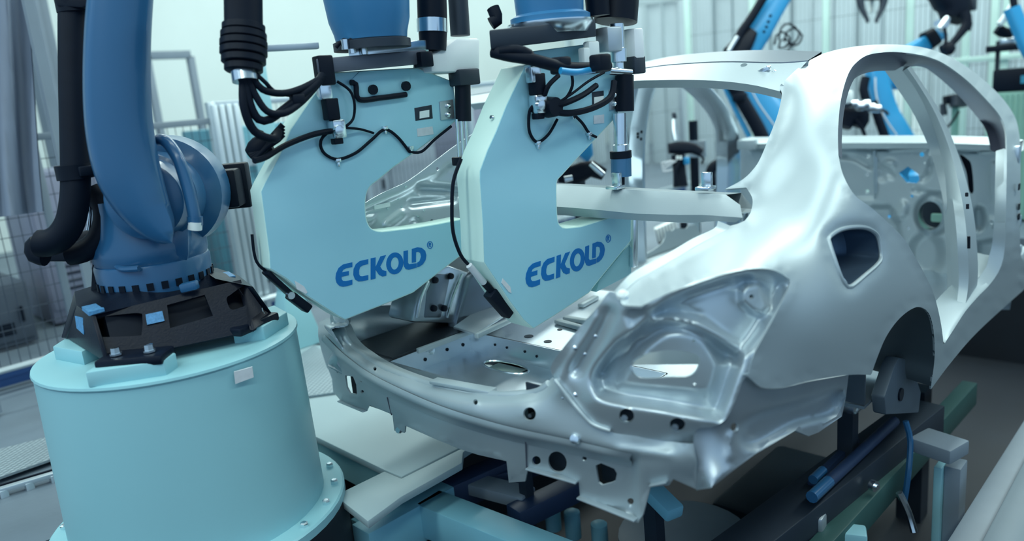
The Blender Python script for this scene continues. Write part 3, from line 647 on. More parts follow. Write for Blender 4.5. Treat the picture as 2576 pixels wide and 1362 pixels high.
# suspension tower on the far side
tw = MB().prism([P(x,y,'x',-.60) for x,y in ((1036,812),(1052,745),(1078,690),(1130,668),(1190,690),(1200,760),(1175,816))], (-.16,0,0)).build('spring_tower', BODY2, CAR, bevel=.015)
MB().prism([P(x,y,'x',-.595) for x,y in ((1068,800),(1075,735),(1095,690),(1135,690),(1120,760),(1110,800))], (-.02,0,0)).build('tower_plate', DARKAL, tw, bevel=.006)
for (x, y) in ((1093,705),(1132,695),(1090,776),(1116,776)):
    MB().lathe(P(x,y,'x',-.592), (1,0,0), [(0,.014),(.012,.012),(.014,.006)], 12).build('bolt', BLACK, tw)
MB().tube(S([P(1050,800,'x',-.59),P(1060,745,'x',-.59),P(1082,695,'x',-.59)],.02), .006, 8).build('tower_seam', STEEL, tw)
MB().tube(S([P(1125,800,'x',-.59),P(1140,745,'x',-.59),P(1162,690,'x',-.59)],.02), .006, 8).build('tower_seam', STEEL, tw)
# inner wall of the far quarter with stamped beads, seen through the jaw of the frame
XQ = -.578
q_top = S([(860,552),(922,509),(968,483),(1017,461),(1056,435),(1100,401),(1155,360),(1240,305)], 9)
def cap(x0, y0, x1, y1, w):
    a, b = np.array([x0, y0], float), np.array([x1, y1], float); u = (b-a)/np.linalg.norm(b-a); v = np.array([-u[1], u[0]]); o = []
    for c_, g0 in ((b, -math.pi/2), (a, math.pi/2)):
        for k_ in range(9):
            g = g0+math.pi*k_/8; o.append(tuple(c_+w*(math.cos(g)*u+math.sin(g)*v)))
    return o
QST = [('in', [(860,580),(922,529),(968,509),(1012,490),(1034,478),(1056,462),(1100,440),(1170,395),(1300,300),(1100,250),(860,500)], -.03, 7),
       ('in', cap(976,567,1014,538,10), -.018, 5), ('in', cap(978,566,1012,540,5), .014, 4), ('in', cap(1034,512,1140,500,9), .03, 6),
       ('in', [(1052,463),(1240,476),(1240,497),(1050,484)], .05, 6), ('in', circ(1045,564,13), .02, 4), ('in', circ(1045,566,7), -.02, 4), ('in', [(860,548),(945,540),(944,556),(925,568),(860,575)], -.012, 4), ('in', circ(1129,422,9), .012, 4)]
QD = Depth([(880,400,'x',XQ),(1240,330,'x',XQ),(880,640,'x',XQ),(1240,640,'x',XQ),(1060,500,'x',XQ)], QST)
iw = sheet('inner_quarter', q_top+[(1240,620),(860,620)], [circ(1101,425,4,5), circ(1146,406,4,5), circ(1086,556,4)], QD, PRESS, CAR, 5, .004, sharp=50, relax=2)
for x, y in ((1000,500),(1020,470),(1066,530),(1010,520),(975,525),(1050,545)):
    c = QD.pt(x, y); MB().lathe(c, (1,-.2,0), [(-.001,.005),(.004,.004)], 8).build('weld_point', STEEL, iw)
MB().box(QD.pt(955,518)+np.array([.012,0,0]), (.008,.07,.015)).build('edge_clip', WHITE, iw)
# cabin floor, tunnel, rear seat step
cf = MB().box((0, 2.4, .19), (1.5, 2.2, .012)).build('cabin_floor', BODY2, CAR)
MB().prism([(-.17,1.3,.2),(-.12,1.3,.40),(.12,1.3,.40),(.17,1.3,.2)], (0,2.0,0)).build('tunnel', BODY2, CAR, bevel=.03)
MB().box((0,1.31,.35),(1.5,.012,.3)).build('seat_step', DARKAL, CAR)
for s in (1,-1):
    MB().box((s*.83, 2.5, .30), (.10, 1.7, .16)).build('inner_sill', BODY, CAR, bevel=.02)
    MB().prism([(s*.58,.55,.50),(s*.58,.65,.70),(s*.58,.95,.78),(s*.58,1.35,.70),(s*.58,1.5,.45)], (s*.06,0,0)).build('inner_wheel_house', DARKAL, CAR, bevel=.02)
# firewall
FWC = [(x, y, 'y', 3.32) for x in (1850, 2100, 2350, 2580) for y in (365, 560, 780)]
ring = circ(2349, 538, 30, 36, 24)
pent = [(2260,436),(2284,419),(2311,439),(2314,454),(2305,462),(2280,460)]
kid = S([(2414,390),(2432,399),(2444,417),(2449,482),(2438,482),(2430,432)], 6, True)
FST = [('in', circ(2349,540,46,52), .05, 14), ('in', circ(2237,415,16,12), -.02, 16), ('in', circ(2219,441,14,14), .02, 10), ('in', [(2200,345),(2203,500),(2000,500),(2000,345)], .02, 4),
       ('ln', [(2110,392),(2150,396),(2190,420),(2230,424),(2245,445)], .03, 8), ('ln', [(2300,478),(2350,490),(2380,485)], .03, 8), ('ln', [(2345,400),(2335,440),(2320,452)], .03, 8),
       ('in', [(2190,520),(2240,520),(2260,560),(2266,620),(2220,600),(2195,570)], .05, 12), ('in', circ(2330,640,40,52), .06, 30), ('in', [(2270,505),(2284,515),(2280,540),(2255,560),(2240,545),(2262,525)], -.03, 10),
       ('in', circ(2463,550,14,30), .05, 8), ('in', circ(2495,560,13,14), -.015, 6), ('in', S([(2490,420),(2506,408),(2515,440),(2512,490),(2500,510),(2490,480)],6,True), -.02, 12), ('in', [(2460,610),(2520,600),(2520,660),(2460,650)], .04, 10)]
FD = Depth(FWC, FST)
fh = [ring, pent, kid]+[circ(x, y, r_, r_, 10) for x, y, r_ in ((2294,494,4),(2182,439,5),(2182,482,5),(2185,393,5),(2319,389,6),(2341,386,6),(2495,560,5),(2326,410,2.5),(2285,575,4),(2237,545,4))]
FW = sheet('firewall', [(1862,372),(2100,372),(2350,374),(2560,376),(2560,640),(2540,780),(2180,780),(2000,660),(1862,600)], fh, FD, BODY, CAR, 6, .006, sharp=60, relax=1)
MB().loft([[FD.pt(x,y) for x,y in ring+[ring[0]]], [FD.pt(x,y)+np.array([0,-.07,0]) for x,y in ring+[ring[0]]]], n=26).build('column_ring', STEEL, FW)
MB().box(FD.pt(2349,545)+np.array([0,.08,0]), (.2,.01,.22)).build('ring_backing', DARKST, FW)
MB().box(FD.pt(2352,552)+np.array([0,.05,0]), (.07,.02,.05)).build('column_clamp', GREEN, FW, bevel=.01)
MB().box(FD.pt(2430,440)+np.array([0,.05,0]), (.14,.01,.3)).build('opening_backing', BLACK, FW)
MB().prism([FD.pt(x,y)+np.array([0,.03,0]) for x,y in ((2256,434),(2282,416),(2288,424),(2280,440),(2281,456))], (0,.01,0)).build('blue_plug', SKYBLUE, FW)
for (x,y,h) in ((2201,380,120),(2206,395,90)):
    MB().tube([FD.pt(x,y)+np.array([0,-.01,0]), FD.pt(x,y+h)+np.array([0,-.01,0])], .004, 6).build('seam', STEEL, FW)
# cowl beam across the front
c1 = [P(x,y,'y',3.30) for x,y in ((1866,350),(2100,347),(2350,346),(2480,350),(2562,358))]; c2 = [P(x,y,'y',3.22) for x,y in ((1866,362),(2100,360),(2350,360),(2480,364),(2562,370))]
c3 = [P(x,y,'y',3.24) for x,y in ((1866,374),(2100,374),(2350,374),(2480,378),(2562,384))]
MB().loft([c1,c2,c3,[p+np.array([0,.12,0]) for p in c3],[p+np.array([0,.12,0]) for p in c1]], True, 24).build('cowl_beam', BODY, CAR, sharp=25)
MB().box(P(1880,364,'y',3.2), (.12,.05,.06)).build('cowl_end', BODY, CAR, bevel=.006)
# ------------------------------------------------------------------ the two riveting C-frames
ANG = math.radians(7.0); UD = np.array([math.sin(ANG), math.cos(ANG), 0.0]); ND = np.array([math.cos(ANG), -math.sin(ANG), 0.0])
THK = 0.08
F1Q = np.array([-.42, .20, 1.0]); F2Q = np.array([.04, .78, 1.0])
class FrameKit:
    def __init__(s, q, name, label, t):
        s.q = q; s.t = t; s.root = empty(name, q+np.array([0, 0, -.3]), label, 'riveting frame', 'riveting frames')
    def pt(s, x, y, off=0.0): return P(x, y, 'p', (s.q+ND*off, ND))
    def pts(s, l, off=0.0): return [s.pt(p[0], p[1], off) for p in l]
    def poly(s, name, px, off, t, material, parent=None, bevel=0.0):
        return MB().prism(s.pts(px, off), -ND*t).build(name, material, parent or s.root, bevel=bevel)
    def cable(s, name, px, r, material=None, parent=None, n=8):
        pts = S([s.pt(p[0], p[1], p[2] if len(p) > 2 else .012) for p in px], .012)
        return MB().tube(pts, r, n).build(name, material or RUBBER, parent or s.root)
    def clip(s, x, y):
        c = s.pt(x, y, .008); M = np.stack([UD, ND, np.array([0, 0, 1.0])], 1)
        return MB().box(c, (.018, .014, .012), M).box(c+np.array([0, 0, -.012]), (.008, .010, .016), M).build('cable_clip', STEEL, s.root, bevel=.002)
K1 = FrameKit(F1Q, 'riveting_frame', 'pale blue C-shaped riveting frame under the silver tool plate with white block', .085)
K2 = FrameKit(F2Q, 'riveting_frame', 'pale blue C-shaped riveting frame reaching over the parcel shelf beam, black bar on top', .12)
f1 = ([(815,202),(838,182),(1050,170),(1140,205),(1152,300),(1130,320),(1043,385),(990,422)]+S([(952,454),(932,470),(922,492),(920,522),(923,552),(932,572),(946,580),(962,582)], 6)
  + [(1040,573),(1100,563),(1165,550),(1200,560),(1200,620),(1165,640),(1100,690),(1040,737),(985,760),(938,778),(868,806),(850,797),(770,745),(720,703),(678,677),(676,640),(660,520),(655,482),(665,460),(700,395),(730,325),(780,250)])
f2 = ([(1320,165),(1345,158),(1556,172),(1562,205),(1555,290),(1504,345),(1452,400),(1416,440)]+S([(1406,450),(1401,463),(1402,528),(1405,558),(1412,569),(1424,573),(1463,569)], 6)
  + [(1535,547),(1544,541),(1588,536),(1588,606),(1507,706),(1482,738),(1438,767),(1394,796),(1342,828),(1317,807),(1284,763),(1243,701),(1217,661),(1214,576),(1210,510),(1206,455),(1206,430),(1225,378),(1247,330),(1273,264),(1306,195)])
B1 = K1.poly('frame_plate', f1, -.0025, K1.t, MINT2, bevel=.003); B2 = K2.poly('frame_plate', f2, -.0025, K2.t, MINT2, bevel=.003)
def inset(K, f, k=.004):
    c = K.pts(f); out = []; n = len(c); g = [np.array([(p-K.q)@UD, p[2]]) for p in c]
    ar = sum(a[0]*b[1]-a[1]*b[0] for a, b in zip(g, g[1:]+g[:1]))
    for i in range(n):
        a, b, d = g[i-1], g[i], g[(i+1) % n]; u = (b-a)/np.linalg.norm(b-a); v = (d-b)/np.linalg.norm(d-b)
        m = np.array([-(u+v)[1], (u+v)[0]]); m /= max(1e-6, np.linalg.norm(m)); m *= (1 if ar > 0 else -1)
        out.append(K.q-np.array([0, 0, K.q[2]])+UD*(b+m*k)[0]+np.array([0, 0, (b+m*k)[1]]))
    return out
for K, f, B in ((K1, f1, B1), (K2, f2, B2)): MB().prism(inset(K, f), -ND*.004).build('face_sheet', TEAL, B)
# lettering, traced on the first frame and set on both
def c5(l): return [(600+x/2.724, 400+y/2.724) for x, y in l]
LET = {'E': c5([(779,709),(779,741),(735,750),(716,760),(708,778),(755,768),(755,797),(705,808),(706,825),(716,837),(735,838),(779,828),(779,861),(740,872),(715,876),(690,870),(672,850),(664,820),(668,785),(685,748),(715,724),(745,716)]),
 'C': c5([(888,687),(888,720),(850,730),(832,742),(825,765),(825,790),(832,803),(848,805),(888,796),(888,829),(850,838),(820,840),(798,826),(786,795),(788,755),(803,722),(830,700),(860,693)]),
 'K': c5([(905,682),(938,675),(938,742),(972,668),(1010,659),(970,738),(985,762),(1012,769),(1012,800),(985,806),(962,795),(938,758),(938,820),(905,828)]),
 'L': c5([(1130,633),(1160,626),(1160,712),(1168,722),(1220,715),(1220,745),(1165,760),(1145,755),(1133,735),(1130,715)]),
 'D': c5([(1187,617),(1225,606),(1255,610),(1278,630),(1286,660),(1280,695),(1262,722),(1240,738),(1224,742),(1224,712),(1240,700),(1250,670),(1245,645),(1230,636),(1215,640),(1215,707),(1187,712)])}
O_out = c5(circ(1070,716,58,75,30,.12)); O_in = c5(circ(1070,716,27,43,30,.12))
R_out = c5(circ(1311,590,20,26,26)); R_in = c5(circ(1311,590,16,22,26))
Rl = c5([(1303,604),(1303,575),(1312,574),(1318,578),(1318,587),(1313,591),(1320,604),(1315,604),(1309,592),(1307,592),(1307,604)])
def loc1(px):   # plate coordinates of the first frame, relative to the left of the E
    o = K1.pt(844, 701); return [((K1.pt(x, y)-o)@UD, (K1.pt(x, y)-o)[2]) for x, y in px]
w1 = loc1([(1072, 642)])[0]
def place(K, px, org, end):
    o = K.pt(*org); e = K.pt(*end)-o; s = (e@UD)/w1[0]
    sh = (e[2]-s*w1[1])/(s*w1[0])
    return [o+UD*(s*a)+np.array([0, 0, s*b+sh*s*a]) for a, b in loc1(px)]
def flat(name, pts, K, parent, hole=None):
    V2 = [((p-K.q)@UD, p[2]) for p in pts]; H2 = [((p-K.q)@UD, p[2]) for p in hole] if hole else []
    n = len(V2); vs = V2+H2; es = [(i, (i+1) % n) for i in range(n)]+[(n+i, n+(i+1) % len(H2)) for i in range(len(H2))]
    r = delaunay_2d_cdt([Vector(p) for p in vs], es, [], 0, 1e-7); cs = np.array([np.mean([r[0][i] for i in f], 0) for f in r[2]])
    keep = inside(cs, V2)
    if hole: keep &= ~inside(cs, H2)
    base = K.q-np.array([0, 0, K.q[2]])
    X = [base+UD*p.x+np.array([0, 0, p.y])+ND*.0015 for p in r[0]]
    F = [tuple(f) for f, k in zip(r[2], keep) if k]
    return solid(X, F, name, LOGO, parent, .0013)
for K, B, org, end in ((K1, B1, (844, 701), (1072, 642)), (K2, B2, (1322, 702), (1521, 628))):
    for ch, px in LET.items(): flat('letter_'+ch.lower(), place(K, px, org, end), K, B)
    flat('letter_o', place(K, O_out, org, end), K, B, place(K, O_in, org, end))
    flat('registered_mark', place(K, R_out, org, end), K, B, place(K, R_in, org, end)); flat('registered_letter', place(K, Rl, org, end), K, B)
# plates, name tags, slots
def plates(K, slot, clamp, tag_, tag2):
    K.poly('slot_plate', slot, .002, .004, DARKST, bevel=.001)
    cx, cy = np.mean(slot, 0); K.poly('slot_insert', [(cx-10,cy-4),(cx+14,cy-8),(cx+14,cy+10),(cx-10,cy+14)], .004, .003, WHITE)
    cp = K.poly('clamp_plate', clamp, .006, .008, DULL, bevel=.002)
    cx, cy = np.mean(clamp, 0)
    for dy in (-10, 12): MB().lathe(K.pt(cx, cy+dy, .006), ND, [(0, .010), (.010, .009), (.014, .004)], 12).build('bolt', STEEL, cp)
    t_ = K.poly('type_plate', tag_, .002, .003, LABEL); K.poly('type_plate', tag2, .002, .003, LABEL)
plates(K1, [(1043,272),(1086,264),(1089,298),(1046,304)], [(1106,256),(1140,250),(1144,298),(1110,303)], [(1049,324),(1088,318),(1091,338),(1051,344)], [(741,706),(765,721),(774,736),(769,740),(747,728)])
plates(K2, [(1490,232),(1519,228),(1520,268),(1491,268)], [(1533,226),(1556,222),(1556,272),(1535,278)], [(1494,291),(1520,288),(1520,310),(1494,312)], [(1265,701),(1284,722),(1287,738),(1280,735),(1262,712)])
# mount pocket at the top of the first frame
pk = K1.poly('mount_pocket', [(880,205),(905,180),(1030,172),(1032,205),(1025,235),(905,252)], .004, .006, TEAL, bevel=.002)
K1.cable('pocket_seal', [(882,208,.012),(895,212,.012),(903,250,.012),(960,246,.012),(1022,238,.012)], .009, BLACK)
for x, y in ((936, 226), (1019, 217)): MB().lathe(K1.pt(x, y, .004), ND, [(0,.016),(.012,.016)], 12).build('pocket_plug', BLACK, pk)
# connectors and cables
def connector(K, top, mid, low):
    M = np.stack([UD, ND, np.array([0, 0, 1.0])], 1)
    a = MB().box(K.pt(*top, .03), (.040, .035, .05), M).build('valve_cap', STEEL, K.root, bevel=.005)
    b = MB().box(K.pt(*mid, .03), (.042, .04, .065), M).build('valve_coil', BLACK, K.root, bevel=.004)
    c = MB().box(K.pt(*low, .03), (.045, .045, .06), M).build('valve_block', STEEL, K.root, bevel=.008)
    MB().lathe(K.pt(low[0]+3, low[1]+3, .05), ND, [(0,.018),(.012,.016),(.014,.008)], 14).build('valve_screw', STEEL, c)
    MB().box(K.pt(low[0], low[1]+30, .03), (.03, .03, .02), M).build('valve_foot', BLACK, c, bevel=.003)
connector(K1, (815,230), (832,275), (848,325)); connector(K2, (1342,188), (1351,212), (1354,262))
K1.cable('control_cable', [(848,205,.02),(880,228,.03),(892,262,.03),(888,300,.02),(870,318,.03)], .0045)
K1.cable('control_cable', [(830,330,.03),(812,345,.02),(806,365,.012),(818,388,.01),(850,401,.008),(895,385,.01),(935,352,.012),(968,326,.01),(1000,345,.01),(1030,382,.008)], .005)
K1.cable('control_cable', [(870,322,.03),(905,325,.015),(940,335,.012)], .004)
K1.cable('supply_hose', [(848,328,.03),(790,338,.03),(720,365,.04),(670,395,.06),(640,405,.08)], .009)
K1.cable('jaw_hose', [(1030,382,.01),(1060,382,.012),(1095,350,.012),(1135,318,.012)], .005)
for x, y in ((850,404),(968,322),(1033,372)): K1.clip(x, y)
K2.cable('control_cable', [(1346,262,.03),(1334,275,.02),(1330,300,.012),(1333,335,.01),(1352,358,.008),(1380,338,.01),(1402,300,.012)], .005)
K2.cable('control_cable', [(1440,285,.02),(1465,310,.014),(1482,335,.01),(1500,345,.01)], .005)
K2.cable('supply_hose', [(1545,205,.07),(1535,245,.08),(1490,272,.08),(1430,285,.07),(1380,278,.05)], .011)
K2.cable('supply_hose', [(1500,215,.06),(1465,240,.07),(1420,260,.07),(1385,268,.05)], .010)
K2.cable('supply_hose', [(1405,190,.06),(1380,215,.06),(1370,240,.05)], .008)
K2.cable('thin_hose', [(1438,185,.04),(1440,215,.04),(1425,245,.03),(1400,260,.03)], .005)
K2.cable('thin_hose', [(1520,182,.05),(1480,205,.05),(1440,235,.05),(1405,258,.04)], .0045)
MB().lathe(K2.pt(1378,270,.03), ND, [(0,.034),(.04,.03)], 16).build('hose_gland', BLACK, K2.root)
for x, y in ((1353,360),(1482,337),(1441,285)): K2.clip(x, y)
for x, y in ((1238,296),): MB().lathe(K2.pt(x, y, -.04)-UD*.0, -UD+np.array([0,0,.4]), [(0,.008),(.006,.006)], 10).build('edge_screw', STEEL, K2.root)
# rear-edge cables and lower plug
def edge(K, px, r, name='edge_cable', t=-.06): return K.cable(name, [(x, y, t) for x, y in px], r)
edge(K2, [(1160,400),(1141,455),(1137,520),(1140,585),(1158,640),(1180,668)], .006)
bl_ = MB().tube([K2.pt(1180,668,-.05), K2.pt(1218,712,-.05)], .011, 10).build('plug_sleeve', LABEL, K2.root)
MB().tube([K2.pt(1218,712,-.05), K2.pt(1245,742,-.05)], .012, 10).build('plug_neck', BLACK, K2.root)
MB().bar(K2.pt(1232,735,-.05), K2.pt(1280,790,-.05), .045, .04).build('lower_plug', BLACK, K2.root, bevel=.006)
edge(K1, [(634,590),(640,640),(652,668),(690,700),(720,735)], .005)
MB().bar(K1.pt(668,684,-.05), K1.pt(738,748,-.05), .05, .016).build('edge_guard', BLACK, K1.root, bevel=.004)
MB().bar(K1.pt(728,742,-.04), K1.pt(775,778,-.04), .045, .03).build('lower_plug', BLACK, K1.root, bevel=.006)
MB().lathe(K1.pt(727,742,-.02), ND, [(0,.012),(.02,.012)], 10).build('plug_screw', STEEL, K1.root)
# the riveting tools on the upper jaws
def ztube(K, px, off, prof, name, material, n=20):
    a, b = K.pt(*px[0], off), K.pt(*px[1], off); L = b-a
    return MB().tube([a+L*t for t, _ in prof], [r for _, r in prof], n).build(name, material, K.root)
ztube(K1, [(1163,178),(1166,305)], .03, [(0,.028),(1,.028)], 'tool_cylinder', BLACK)
M_ = np.stack([UD, ND, np.array([0,0,1.0])],1)
MB().box(K1.pt(1168,195,.03), (.09,.07,.055), M_).build('tool_head', DARKST, K1.root, bevel=.006)
for dx in (-11, 0, 11): ztube(K1, [(1160+dx,300),(1166+dx,405)], .03, [(0,.006),(1,.006)], 'guide_rod', STEEL, 10)
MB().box(K1.pt(1166,404,.03), (.07,.05,.03), M_).build('punch_block', BLACK, K1.root, bevel=.004)
ztube(K2, [(1571,190),(1572,280)], .03, [(0,.032),(1,.032)], 'tool_cylinder', BLACK)
ztube(K2, [(1559,285),(1562,382)], .03, [(0,.024),(.8,.024),(.82,.028),(1,.028)], 'tool_sleeve', STEEL)
ztube(K2, [(1561,380),(1562,398)], .03, [(0,.038),(1,.038)], 'tool_collar', BLACK)
ztube(K2, [(1562,398),(1563,444)], .03, [(0,.036),(1,.036)], 'tool_housing', mat('blue_glass_tube', (0.05,.16,.30), .15, .1, .1))
ztube(K2, [(1563,444),(1563,474)], .03, [(0,.012),(1,.012)], 'punch', BLACK)
ztube(K2, [(1552,60),(1556,180)], .03, [(0,.024),(.5,.024),(.52,.03),(.8,.03),(.82,.02),(1,.02)], 'upper_rod', STEEL)
MB().tube([K2.pt(1530,178,.04), K2.pt(1585,182,.04)], .014, 10).build('cross_fitting', STEEL, K2.root)
# lower die on the second frame's jaw: upright strip
MB().bar(K2.pt(1594,540,-.02), K2.pt(1594,672,-.02), .03, .02, (1,0,0)).build('die_post', STEEL, K2.root, bevel=.003)
K2.poly('jaw_stiffener', [(1588,610),(1588,690),(1500,735),(1508,706)], -.03, .05, MINT)
# ------------------------------------------------------------------ the large robot on the mint pedestal
PC = P(430, 858, 'd', 2.60); PZ = float(PC[2]); PR = .408; AX = np.array([0, 0, 1.0])
ped = empty('robot_pedestal', (PC[0], PC[1], DECKZ), 'mint green steel drum pedestal carrying the large blue robot', 'pedestal')
def plathe(prof, name, material, parent, n=56): return MB().lathe((PC[0], PC[1], 0), AX, prof, n).build(name, material, parent, sharp=30)
plathe([(DECKZ+.03, PR+.012), (PZ-.02, PR), (PZ-.012, PR+.006), (PZ-.004, PR+.004), (PZ, PR-.01), (PZ, .02)], 'drum', MINT, ped)
plathe([(DECKZ, PR+.085), (DECKZ+.028, PR+.085), (DECKZ+.034, PR+.078), (DECKZ+.034, PR)], 'base_flange', MINT, ped)
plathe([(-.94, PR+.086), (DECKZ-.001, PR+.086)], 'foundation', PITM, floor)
for i in range(20):
    a = 2*math.pi*i/20; c = np.array([PC[0]+(PR+.05)*math.cos(a), PC[1]+(PR+.05)*math.sin(a), DECKZ+.034])
    MB().lathe(c, AX, [(0, .014), (.012, .014), (.016, .009)], 6).build('flange_bolt', STEEL, ped)
def pz(x, y, z): return P(x, y, 'z', z)
BT = PZ+.045
def pad(px):   # pad on the drum: visible top corners given at the pad's top
    t_ = [pz(x, y, BT) for x, y in px]; return MB().prism(t_, (0, 0, -(BT-PZ)-.002)).build('pad', MINT, ped, bevel=.004)
pad([(132,872),(205,885),(262,860),(200,828)]); pad([(214,938),(412,908),(442,888),(370,872),(260,905)]); pad([(584,832),(662,822),(722,785),(690,768),(620,790)])
lab = MB().prism([P(x, y, 'p', (np.array(PC)+(lambda v: v/np.linalg.norm(v))(np.array([CAM[0]-PC[0]+.35, CAM[1]-PC[1]+.6, 0]))*(PR+.012), (lambda v: v/np.linalg.norm(v))(np.array([CAM[0]-PC[0]+.35, CAM[1]-PC[1]+.6, 0])))) for x, y in ((588,937),(634,924),(638,950),(592,967))], (-.006,.004,0)).build('type_label', LABEL, ped)
rob = empty('industrial_robot', (PC[0], PC[1], BT), 'large dark blue industrial robot with black cast base on mint pedestal', 'robot')
# cast base
def refl(p, c): return np.array([2*c[0]-p[0], 2*c[1]-p[1], p[2]])
zt = BT+.135
bot = [pz(x, y, BT+.004) for x, y in ((168,852),(264,912),(640,832),(688,795))]; topv = [pz(x, y, zt) for x, y in ((192,768),(229,795),(606,704),(637,722))]
bot += [refl(p, PC) for p in bot]; topv += [refl(p, PC) for p in topv]
def shrink(r, k): return [np.array([PC[0]+(p[0]-PC[0])*k, PC[1]+(p[1]-PC[1])*k, p[2]]) for p in r]
inner = MB(); ib, it = shrink(bot, .86), shrink(topv, .84)
inner.add(ib+it, [tuple(range(7, -1, -1)), tuple(range(8, 16))]+[(i, (i+1) % 8, 8+(i+1) % 8, 8+i) for i in range(8)]); inner.build('base_core', BLACK, rob)
cov = MB(); cov.add(topv+shrink([p+np.array([0, 0, .03]) for p in topv], .62), [(i, (i+1) % 8, 8+(i+1) % 8, 8+i) for i in range(8)]+[tuple(range(8, 16))]); cov.build('base_cover', CAST, rob, bevel=.0)
for i in (0, 2, 3, 4, 5, 6, 7):
    MB().prism([bot[i], bot[(i+1) % 8], topv[(i+1) % 8], topv[i]], (PC-np.mean([bot[i], bot[(i+1) % 8]], 0))*np.array([.05, .05, 0])).build('base_wall', CAST, rob, bevel=.004)
fq = [bot[1], bot[2], topv[2], topv[1]]; fn = np.cross(fq[1]-fq[0], fq[3]-fq[0]); fn /= np.linalg.norm(fn); fcn = np.mean(fq, 0)
BDp = Depth([(*pj(p), 'p', (fcn, fn)) for p in fq]+[(450,820,'p',(fcn,fn))])
win = [S([(238,812),(244,800),(345,788),(358,800),(356,838),(345,845),(255,848),(243,838)], 6, True), [(420,768),(515,742),(536,795),(428,826)], S([(570,752),(580,742),(612,722),(632,735),(636,758),(600,776),(580,778)], 6, True)]
fo = [pj(p) for p in fq]
sheet('base_front', fo, win, BDp, CAST, rob, 12, .02, sharp=40)
for (a, b, r_) in (((245,915),(425,898),.0),((585,838),(690,792),.0)):
    A, B = pz(*a, BT+.004), pz(*b, BT+.004); n_ = np.array([0, 0, 1.0]); ft = MB().bar(A+(PC-A)*np.array([.06,.06,0]), B+(PC-B)*np.array([.06,.06,0]), .10, .03).build('foot', CAST, rob, bevel=.008)
    for t in (.25, .72):
        c = A*(1-t)+B*t+np.array([0, 0, .018])+(PC-A)*np.array([.03,.03,0]); MB().lathe(c, AX, [(0, .018), (.006, .018), (.006, .014), (.022, .013), (.024, .006)], 6).build('foot_bolt', STEEL, ft)
for px in ([(205,772),(248,762),(262,776),(222,786)], [(540,690),(575,683),(592,694),(556,700)]):
    MB().prism([pz(x, y, zt+.012) for x, y in px], (0, 0, -.012)).build('blue_sticker', BLUELAB, rob)
MB().prism([P(x, y, 'p', (fcn+np.array([.004,-.008,0]), fn)) for x, y in ((366,792),(408,783),(414,808),(370,818))], fn*.002).build('blue_sticker', BLUELAB, rob)
lw = [bot[0], bot[1], topv[1], topv[0]]; ln_ = np.cross(lw[1]-lw[0], lw[3]-lw[0]); ln_ /= np.linalg.norm(ln_)
if ln_@(CAM-np.mean(lw, 0)) < 0: ln_ = -ln_
MB().prism([P(x, y, 'p', (np.mean(lw, 0)+ln_*.003, ln_)) for x, y in ((190,795),(210,800),(212,842),(194,826))], ln_*.002).build('blue_sticker', BLUELAB, rob)
# turning column
z0 = zt+.03
colx = P(398, 720, 'd', 2.60); CC = np.array([colx[0], colx[1], 0])
def clathe(prof, name, material, n=48): return MB().lathe((CC[0], CC[1], 0), AX, prof, n).build(name, material, rob, sharp=35)
ZB = float(P(398, 742, 'd', 2.45)[2])
clathe([(z0-.02, .165), (ZB+.012, .168)], 'bearing_ring', BLACK)
rg = clathe([(ZB-.005, .170), (ZB, .176), (ZB+.085, .180), (ZB+.095, .176), (ZB+.10, .168)], 'slewing_ring', ROBBLUE)
for i in range(26):
    a = 2*math.pi*i/26; d_ = np.array([math.cos(a), math.sin(a), 0]); c = CC+d_*.1785+np.array([0, 0, ZB+.030])
    M2 = np.stack([d_, np.cross(AX, d_), AX], 1); MB().box(c, (.006, .020, .024), M2).build('ring_slot', BLACK, rg)
MB().bar(P(455,726,'d',2.42), P(498,716,'d',2.42), .03, .028).build('ring_lock', ROBBLUE, rob, bevel=.006)
clathe([(ZB+.095, .172), (ZB+.11, .178), (ZB+.15, .178), (ZB+.19, .165), (ZB+.26, .15), (ZB+.30, .145)], 'column', ROBBLUE)
MB().tube(S([P(292,668,'d',2.42),P(310,678,'d',2.40),P(350,676,'d',2.39)], .01), .010, 8).build('cast_lug', ROBBLUE, rob)
# shoulder drum: axis from front left to back right
A0 = P(365, 505, 'd', 2.36); A1 = P(438, 512, 'd', 2.60); sx = A1-A0; sx[2] = 0; L_ = np.linalg.norm(sx); sx /= L_
MB().lathe(A0, sx, [(-.02,.02),(-.02,.10),(-.01,.118),(.06,.125),(.07,.135),(.14,.140),(.145,.150),(.17,.182),(.26,.186),(.29,.178),(.31,.14),(.31,.02)], 48).build('shoulder_drum', ROBBLUE, rob, sharp=35)
MB().bar(P(400,600,'d',2.52), P(480,600,'d',2.56), .2, .16).build('shoulder_saddle', ROBBLUE, rob, bevel=.04)
MB().tube(S([P(402,352,'d',2.36),P(420,358,'d',2.33),P(448,400,'d',2.32),P(472,470,'d',2.33),P(487,535,'d',2.34),P(491,572,'d',2.35)], .01), [.017]*0 or .0185, 12).build('cable_guide', ROBBLUE, rob)
MB().tube([P(491,558,'d',2.345), P(490,578,'d',2.35)], .021, 12).build('guide_end', WHITE, rob)
MB().tube([P(490,545,'d',2.345), P(491,566,'d',2.35)], .023, 12).build('guide_sleeve', ROBBLUE, rob)
MB().lathe(A0+sx*.34, sx, [(0,.075),(.05,.075),(.05,.06),(.14,.06)], 8).build('motor', BLACK, rob, sharp=20)
mo = P(568, 472, 'd', 2.72); MM = frame(sx)
MB().box(mo, (.16, .12, .13), MM).box(mo+sx*.04, (.06, .15, .16), MM).build('motor_box', BLACK, rob, bevel=.008)
